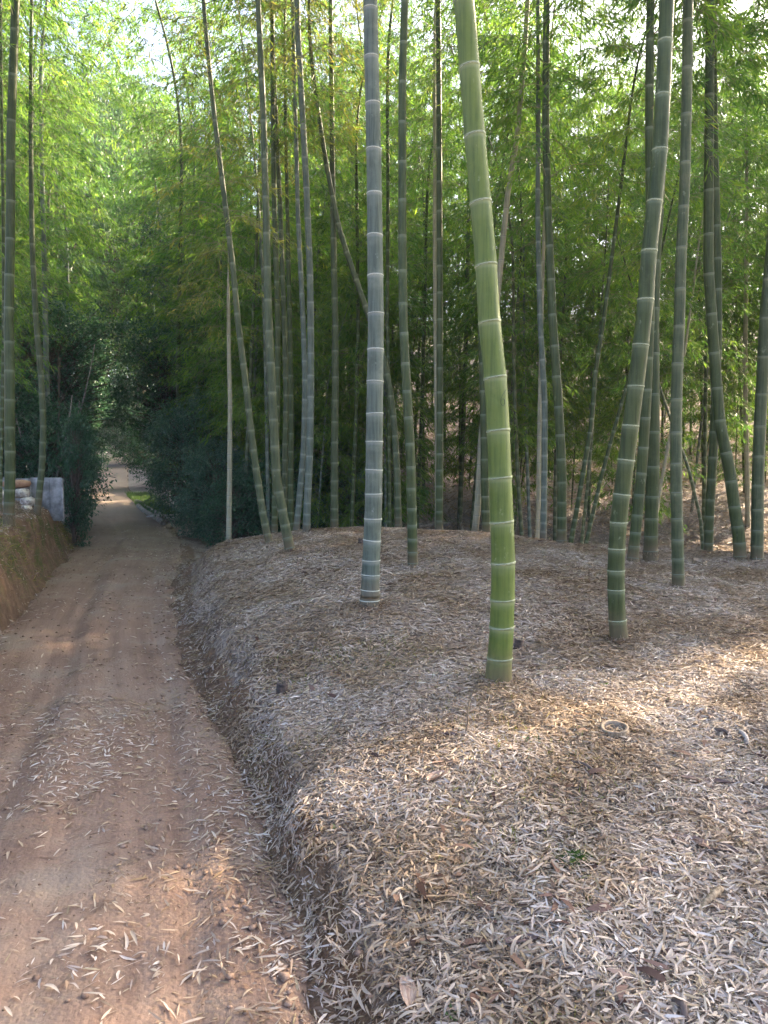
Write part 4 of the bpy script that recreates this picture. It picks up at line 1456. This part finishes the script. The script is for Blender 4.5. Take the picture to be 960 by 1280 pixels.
a = Acc()
y = 1.5 + 12 * rng.random(4200) ** 1.5
s_ = np.where(rng.random(4200) < .5, rng.normal(.0, .16, 4200), np.where(rng.random(4200) < .5, rng.random(4200) * wid(y), wid(y) + rng.normal(.02, .12, 4200)))
lumps(a, xr(y) - s_, y, np.abs(rng.normal(.003, .006, 4200)) + .002)
tag(a.build('soil_crumbs', [M['clod']]), 'crumbs and small clods of reddish soil along the track', 'soil', kind='stuff')
a = Acc()
for (root_, culm_, axis_, rad_, bp_), sp_ in zip(BUILT, CULMS):
    if bp_[1] > 10:
        continue
    n = int(900 * (1 if bp_[1] < 6 else .35))
    th = rng.random(n) * 6.283
    rb_ = float(rad_(np.array([bp_[2]]))[0])
    rr = rb_ * 1.02 + np.abs(rng.normal(0, .045, n))
    cx, cy = axis_(bp_[2])[:2]
    x, y = cx + rr * np.cos(th), cy + rr * np.sin(th)
    B = np.stack([x, y, road_or_ground(x, y) + .028 * np.exp(-(rr - rb_) / .05) * rng.random(n)], -1)
    tang = np.stack([-np.sin(th), np.cos(th), rng.normal(.1, .35, n)], -1) * rng.choice([-1, 1], n)[:, None] + rng.normal(0, .35, (n, 3))
    leaves(a, B, tang, np.array([0, 0, 1.0]) + rng.normal(0, .5, (n, 3)), rng.uniform(.02, .055, n), rng.uniform(.004, .008, n), rng.beta(1.7, 1.9, n), 0, .2)
tag(a.build('fallen_leaves', [M['litter']]), 'dry leaves heaped against the feet of the bamboos', 'leaf litter', kind='stuff')
# stalks, twigs and torn sheath scraps mixed into the litter
a = Acc()
n = 5200
y = 1.3 + 9.5 * rng.random(n) ** 1.4
x = rng.uniform(-.55, .62, n) * y + .2
k = x > xr(y) + .25
x, y = x[k], y[k]
n = len(x)
A = np.stack([x, y, road_or_ground(x, y) + rng.uniform(.006, .03, n)], -1)
th = rng.random(n) * 6.283
L_ = rng.lognormal(-2.5, .6, n)
x2, y2 = x + L_ * np.cos(th), y + L_ * np.sin(th)
B = np.stack([x2, y2, road_or_ground(x2, y2) + rng.uniform(.004, .035, n)], -1)
mid = (A + B) / 2 + rng.normal(0, .006, (n, 3))
mi_ = rng.integers(0, 3, n)
for q in range(3):
    k = mi_ == q
    prisms(a, A[k], mid[k], .0013 + .0012 * (q == 0), .0012, q)
    prisms(a, mid[k], B[k], .0012, .0008, q)
tag(a.build('dead_twigs', [M['darkstick'], M['cutface'], M['stub']]), 'small broken twigs and stalks mixed into the dry leaves', 'twigs', kind='stuff')
a = Acc()
n = 1500
y = 1.3 + 9 * rng.random(n) ** 1.3
x = rng.uniform(-.55, .62, n) * y + .2
k = (x > xr(y) + .3) & (rng.random(n) < smooth(.4, .7, .5 + .5 * fbm(x * 1.2, y * 1.2, 3, 123)) * .8 + .15)
x, y = x[k], y[k]
n = len(x)
th = rng.random(n) * 6.283
nn = normals(x, y) + rng.normal(0, .22, (n, 3))
leaves(a, np.stack([x, y, road_or_ground(x, y) + .016], -1), np.stack([np.cos(th), np.sin(th), rng.normal(0, .12, n)], -1), nn, rng.uniform(.04, .13, n), rng.uniform(.012, .032, n), rng.random(n), (rng.random(1) > 2).astype(int)[0], .2, rng.normal(.08, .12, n))
ob = a.build('torn_sheaths', [M['scrap']])
tag(ob, 'brown scraps of torn culm sheath lying among the dry leaves', 'sheath scraps', kind='stuff')
# rhizomes and roots poking out of the banks
a = Acc()
n = 420
y = rng.uniform(1.6, 13, n)
lft = rng.random(n) < .55
y = np.where(lft, rng.uniform(6, 12.6, n), y)
x = np.where(lft, xr(y) - wid(y) - rng.uniform(.0, .25, n), xr(y) + rng.uniform(.02, .3, n))
A = np.stack([x, y, height(x, y)], -1)
B = A + np.stack([np.where(lft, 1, -1) * rng.uniform(.01, .09, n), rng.normal(0, .09, n), -rng.uniform(-.03, .10, n)], -1)
C_ = B + rng.normal(0, .04, (n, 3)) + [0, 0, -.03]
prisms(a, A, B, .0028, .0018, 0)
prisms(a, B, C_, .0018, .0008, 0)
tag(a.build('roots', [M['stub']]), 'fine roots poking out of the cut soil of both banks', 'roots', kind='stuff')

# planks and logs beside the track
def log(u0, v0, u1, v1, r, name, label, cat, mat='log', group=None, lift=0., y0=None, y1=None):
    A, B = ground_hit(u0, v0), ground_hit(u1, v1)
    A[2] += r * .8 + lift
    B[2] += r * .8 + lift
    t = np.linspace(0, 1, 10)[:, None]
    pts = A * (1 - t) + B * t
    c = pts.mean(0)
    a = Acc()
    an = np.linspace(0, 2 * math.pi, 10, endpoint=False)
    wobv = 1 + .12 * rng.random((10, 10))
    tube(a, pts - c + np.stack([np.zeros(10), np.zeros(10), .02 * np.sin(t[:, 0] * 5 + u0)], -1) * (r > .02), np.full(10, r), 10, 0, True, wob=wobv)
    o = a.build(name, [M[mat]], smooth_shade=True)
    o.location = c
    tag(o, label, cat, group)
    return o


log(173, 634, 204, 657, .06, 'log', 'grey log nearest the track at the foot of the dark shrub', 'log')
log(180, 633, 214, 655, .055, 'log', 'grey log lying beside the nearest one, under the shrub', 'log')
log(170, 628, 190, 637, .05, 'log', 'far end log by the green grass on the right of the track', 'log')
for (u, v, L_, w_, an_, lab) in ((205, 651, .85, .22, -.35, 'pale weathered board lying flat on the logs by the track'), (218, 654, .5, .18, -.7, 'short pale board at the near end of the logs by the track')):
    h = ground_hit(u, v)
    a = Acc()
    box_mesh(a, (0, 0, 0), (L_, w_, .035), jit=.004)
    o = bevel(a.build('board', [M['board']]), .004)
    o.location = (h[0], h[1], h[2] + .13)
    o.rotation_euler = (.08, -.06, an_)
    tag(o, lab, 'board')
o = sack(212, 658, ground_hit(212, 664)[1], .16, .12, .14, 'small brown stone at the near end of the boards by the track', 'stub', 8, 'stone', 'stone')

# poles lying on the slope
for k, (u0, v0, u1, v1, Yq) in enumerate(((498, 629, 556, 618, 15.5), (502, 620, 572, 613, 16.2), (515, 612, 562, 610, 16.8))):
    A, B = P(u0, v0, Yq), P(u1, v1, Yq + .6)
    c = (A + B) / 2
    g0 = float(height(np.array([c[0]]), np.array([c[1]]))[0])
    t = np.linspace(0, 1, 14)[:, None]
    a = Acc()
    tube(a, A * (1 - t) + B * t - c, np.full(14, .045), 10)
    o = a.build('fallen_pole', [M['log']], smooth_shade=True)
    o.location = (c[0], c[1], g0 + .07 + .02 * k)
    tag(o, ['lowest', 'middle', 'topmost'][k] + ' of the three grey poles lying on the slope left of centre', 'pole')

# brushwood on the slope behind the mound
a = Acc()
n = 1500
y = rng.uniform(12, 19, n)
x = bx(rng.uniform(500, 900, n), y)
z = height(x, y)
A = np.stack([x, y, z], -1)
B = A + np.stack([rng.normal(0, .35, n), rng.normal(0, .35, n), rng.uniform(.02, .55, n)], -1)
prisms(a, A, B, .006, .002, 0)
tag(a.build('brushwood', [M['log']]), 'tangle of thin dead twigs on the slope behind the mound', 'brushwood', kind='stuff')

# ------------------------------------------------------------------ stumps and small things on the mound
def stump(u, v, w_px, h, label, mat='stub', rim='cutface', tilt=(.15, .1), hollow=True, sink=.03):
    hpt = ground_hit(u, v)
    r = w_px / F * hpt[1] / 2
    root = empty('bamboo_stump', hpt, label=label, cat='stump')
    root.rotation_euler = (tilt[0], tilt[1], 0)
    a = Acc()
    zz = np.array([-sink, -sink * .3, h * .35, h * .4, h * .46, h])
    tube(a, np.stack([0 * zz, 0 * zz, zz], -1), r * np.array([1.05, 1.02, 1, 1.05, 1, 1.0]), 22, cap=False, wob=1 + .05 * rng.random((6, 22)))
    a.build('outer_wall', [M[mat]], root, smooth_shade=True)
    sg = 22
    an = np.linspace(0, 2 * math.pi, sg, endpoint=False)
    a = Acc()
    tri = r * (.78 if hollow else .05)
    prof = [(r * 1.012, h - .003), (r * 1.0, h + .003), (tri, h + .002), (tri * .97, h - (.035 if hollow else .001))]
    jz = rng.normal(0, .0015, sg)
    v_ = np.concatenate([np.stack([np.cos(an) * q, np.sin(an) * q, np.full(sg, z_) + jz], -1) for q, z_ in prof])
    f = [[i * sg + j, i * sg + (j + 1) % sg, (i + 1) * sg + (j + 1) % sg, (i + 1) * sg + j] for i in range(3) for j in range(sg)]
    a.add(v_, f)
    a.build('cut_rim', [M[rim]], root, smooth_shade=True)
    if hollow:
        a = Acc()
        a.add(np.concatenate([np.stack([np.cos(an) * tri * .97, np.sin(an) * tri * .97, np.full(sg, h - .035)], -1), [[0, 0, h - .042]]]), [[j, (j + 1) % sg, sg] for j in range(sg)])
        a.build('inner_wall', [M['stub']], root)
    return root


stump(768, 918, 35, .035, 'low hollow bamboo stump with a pale cut rim in the sunlit leaves', tilt=(.12, -.06))
stump(874, 706, 17, .05, 'small brown stump on the crest between the straight dark bamboos on the right')
stump(727, 680, 8, .11, 'little orange brown stump at the foot of the leaning thin bamboos', hollow=False)
stump(647, 812, 11, .075, 'dark old stump close behind the foot of the bright green bamboo', mat='darkstick', rim='stub')
stump(352, 868, 14, .07, 'dark mossy stub on the slope between the track and the mound', mat='darkstick', rim='darkstick', hollow=False)
stump(452, 679, 9, .05, 'dark brown stub in the sunlit leaves left of the large grey bamboo', mat='darkstick', rim='darkstick', hollow=False)
stump(562, 711, 8, .03, 'tiny dark stub on the mound right of the green bamboo', mat='darkstick', rim='stub', hollow=False)


def stick(u0, v0, u1, v1, r, label, mat='darkstick', lift=.02, upr=None, name='stick'):
    A = ground_hit(u0, v0)
    if upr is None:
        B = ground_hit(u1, v1)
        A[2] += lift
        B[2] += lift
    else:
        B = P(u1, v1, A[1] + upr)
    t = np.linspace(0, 1, 12)
    pts = A + (B - A) * t[:, None]
    pts[:, 2] += .012 * np.sin(t * 6) * (upr is None)
    pts[:, 0] += .006 * np.sin(t * 7)
    c = A.copy()
    a = Acc()
    tube(a, pts - c, r * np.interp(t, [0, .5, 1], [1.1, 1, .6]), 8, wob=1 + .15 * rng.random((12, 8)))
    o = a.build(name, [M[mat]], smooth_shade=True)
    o.location = c
    return tag(o, label, 'stick')


stick(743, 974, 697, 948, .009, 'dark stick lying in the leaves below the hollow stump')
stick(580, 922, 590, 866, .0035, 'thin bare twig standing upright below the bright green bamboo', 'stub', upr=.02)
stick(934, 938, 918, 906, .010, 'grey brown stick pointing towards the camera near the right edge', 'log')
stick(894, 918, 930, 931, .008, 'dark stick lying across at the right, meeting a greyer one')
stick(985, 1000, 940, 985, .010, 'dark stick running out of view at the right edge')
stick(900, 1120, 862, 1160, .010, 'short grey brown stick in the leaves low on the right', 'stub')
stick(842, 1262, 872, 1300, .009, 'dark stick cut off by the bottom edge, lower right')
stick(660, 1216, 790, 1170, .0022, 'long thin straw coloured stalk low in the middle of the litter', 'cutface', .03)
stick(740, 1275, 850, 1232, .0022, 'long thin pale stalk across the litter at the bottom', 'cutface', .03)
stick(480, 985, 545, 905, .0018, 'fine pale stalk rising across the slope at the edge of the mound', 'cutface', .02)
stick(702, 1040, 800, 1018, .002, 'thin yellowish stalk lying above the moss patch', 'cutface', .02)


def sheath(u, v, L_, w_, rot, label, mat='sheath', curl=.6):
    h = ground_hit(u, v)
    nm = Vector(normals(np.array([h[0]]), np.array([h[1]]))[0])
    nu, nv = 18, 9
    t, s = np.meshgrid(np.linspace(0, 1, nu), np.linspace(-1, 1, nv), indexing='ij')
    wv = w_ / 2 * np.clip(np.sin(np.pi * np.clip(t * .86 + .12, 0, 1)), .05, 1) ** .7
    ang = s * curl * 1.6
    x = (t - .5) * L_
    y = np.sin(ang) / (curl * 1.6) * wv + .06 * L_ * np.sin(t * 3)
    z = (1 - np.cos(ang)) * wv * .6 + .05 * L_ * (2 * t - 1) ** 2 + .004 * fbm(t * 6, s * 3, 2, int(u))
    up = np.stack([x, y, z], -1).reshape(-1, 3)
    dn = up + np.array([0, 0, -.0015])
    i, j = np.meshgrid(np.arange(nu - 1), np.arange(nv - 1), indexing='ij')
    f = np.stack([i * nv + j, (i + 1) * nv + j, (i + 1) * nv + j + 1, i * nv + j + 1], -1).reshape(-1, 4)
    a = Acc()
    a.add(up, f)
    a.add(dn, f[:, ::-1])
    o = a.build('culm_sheath', [M[mat]], smooth_shade=True)
    from mathutils import Quaternion
    o.rotation_mode = 'QUATERNION'
    o.rotation_quaternion = nm.to_track_quat('Z', 'Y') @ Quaternion((0, 0, 1), rot)
    o.location = Vector(h) + nm * .022
    return tag(o, label, 'sheath')


sheath(878, 1066, .23, .06, -.15, 'long dark brown culm sheath in the leaves low on the right')
sheath(884, 984, .20, .035, .05, 'narrow reddish brown sheath above the long dark one')
sheath(945, 1020, .14, .04, -.2, 'reddish sheath by the right edge of the view')
sheath(548, 978, .10, .05, 1.2, 'curled pale pinkish sheath on the slope left of centre', 'sheath_pale', .9)
sheath(562, 925, .08, .03, 1.6, 'small dark curled sheath beside the upright twig', 'sheath', .9)
sheath(642, 942, .07, .05, .3, 'small orange brown sheath fragment above the dark stick', 'sheath_pale', .5)
sheath(510, 1252, .11, .05, -.4, 'pale brown sheath fragment near the bottom of the slope', 'sheath_pale', .5)
sheath(815, 1098, .09, .035, .5, 'small dark sheath in a hollow of the leaves low on the right')
sheath(655, 1185, .10, .03, .9, 'dark brown sheath scrap lying left of the long straw stalk')

# green seedlings and moss
def weed(u, v, s, k, label):
    h = ground_hit(u, v)
    root = empty('seedling', h, label=label, cat='seedling')
    r = np.random.default_rng(k)
    n = 9
    az = np.arange(n) * 2.4 + r.random()
    hh = r.uniform(.3, 1, n) * s
    A = np.stack([np.zeros(n), np.zeros(n), hh * .5], -1)
    d = np.stack([np.cos(az), np.sin(az), r.uniform(.1, .9, n)], -1)
    a = Acc()
    prisms(a, np.zeros((n, 3)) - [0, 0, .01], A + unit(d) * s * .25, .0012, .0008, 0)
    a.build('stem', [M['twig']], root)
    a = Acc()
    leaves(a, A + unit(d) * s * .2, d, np.array([[0, 0, 1.0]]) + r.normal(0, .3, (n, 3)), np.full(n, s * .7), np.full(n, s * .3), r.random(n), 0, .1, np.full(n, -.08))
    a.build('foliage', [M['weed']], root)


weed(656, 931, .036, 1, 'small green seedling left of the hollow stump, larger of two')
weed(672, 930, .035, 2, 'pale tiny seedling just right of the larger one')
weed(755, 860, .035, 3, 'small green seedling between the two foremost bamboos')
weed(722, 913, .025, 4, 'tiny green sprout touching the shade left of the hollow stump')
weed(500, 1066, .028, 5, 'small green sprout on the slope edge above the bottom')
weed(563, 1277, .03, 6, 'green sprout cut by the bottom edge of the view')
weed(420, 1040, .025, 7, 'little green weed on the dark edge of the mound')
h = ground_hit(718, 1082)
a = Acc()
n = 1400
rr, th = .055 * np.sqrt(rng.random(n)), rng.random(n) * 6.283
x, y = h[0] + rr * np.cos(th) * 1.2, h[1] + rr * np.sin(th)
B = np.stack([x, y, height(x, y) + .008 + .012 * (1 - (rr / .055) ** 2)], -1) - h
leaves(a, B, np.stack([rng.normal(0, .6, n), rng.normal(0, .6, n), np.ones(n)], -1), rng.normal(0, 1, (n, 3)), rng.uniform(.008, .02, n), rng.uniform(.002, .004, n), rng.random(n))
o = a.build('moss_patch', [M['moss']])
o.location = h
tag(o, 'small bright green cushion of moss in the leaf litter', 'moss')
# the damp air of the wood
m = bpy.data.materials.new('haze')
m.use_nodes = True
nt = m.node_tree
nt.nodes.remove(nt.nodes['Principled BSDF'])
pv = nt.nodes.new('ShaderNodeVolumePrincipled')
pv.inputs['Color'].default_value = (.86, .93, 1.0, 1)
pv.inputs['Density'].default_value = HAZE
nt.links.new(pv.outputs[0], nt.nodes['Material Output'].inputs['Volume'])
zmax = max(o.matrix_world.translation.z for o in bpy.data.objects) + 30
a = Acc()
bxs = np.array([[x, y, z] for x in (-190, 190) for y in (-62, 262) for z in (float(Z_.min()) - 1, max(zmax, float(Z_.max()) + 2))])
a.add(bxs, [[0, 1, 3, 2], [4, 6, 7, 5], [0, 4, 5, 1], [2, 3, 7, 6], [0, 2, 6, 4], [1, 5, 7, 3]])
tag(a.build('haze', [m]), 'thin bluish haze hanging in the wood', kind='stuff')
print('OBJECTS', len(bpy.data.objects), 'TRIS', sum(len(m_.polygons) for m_ in bpy.data.meshes))
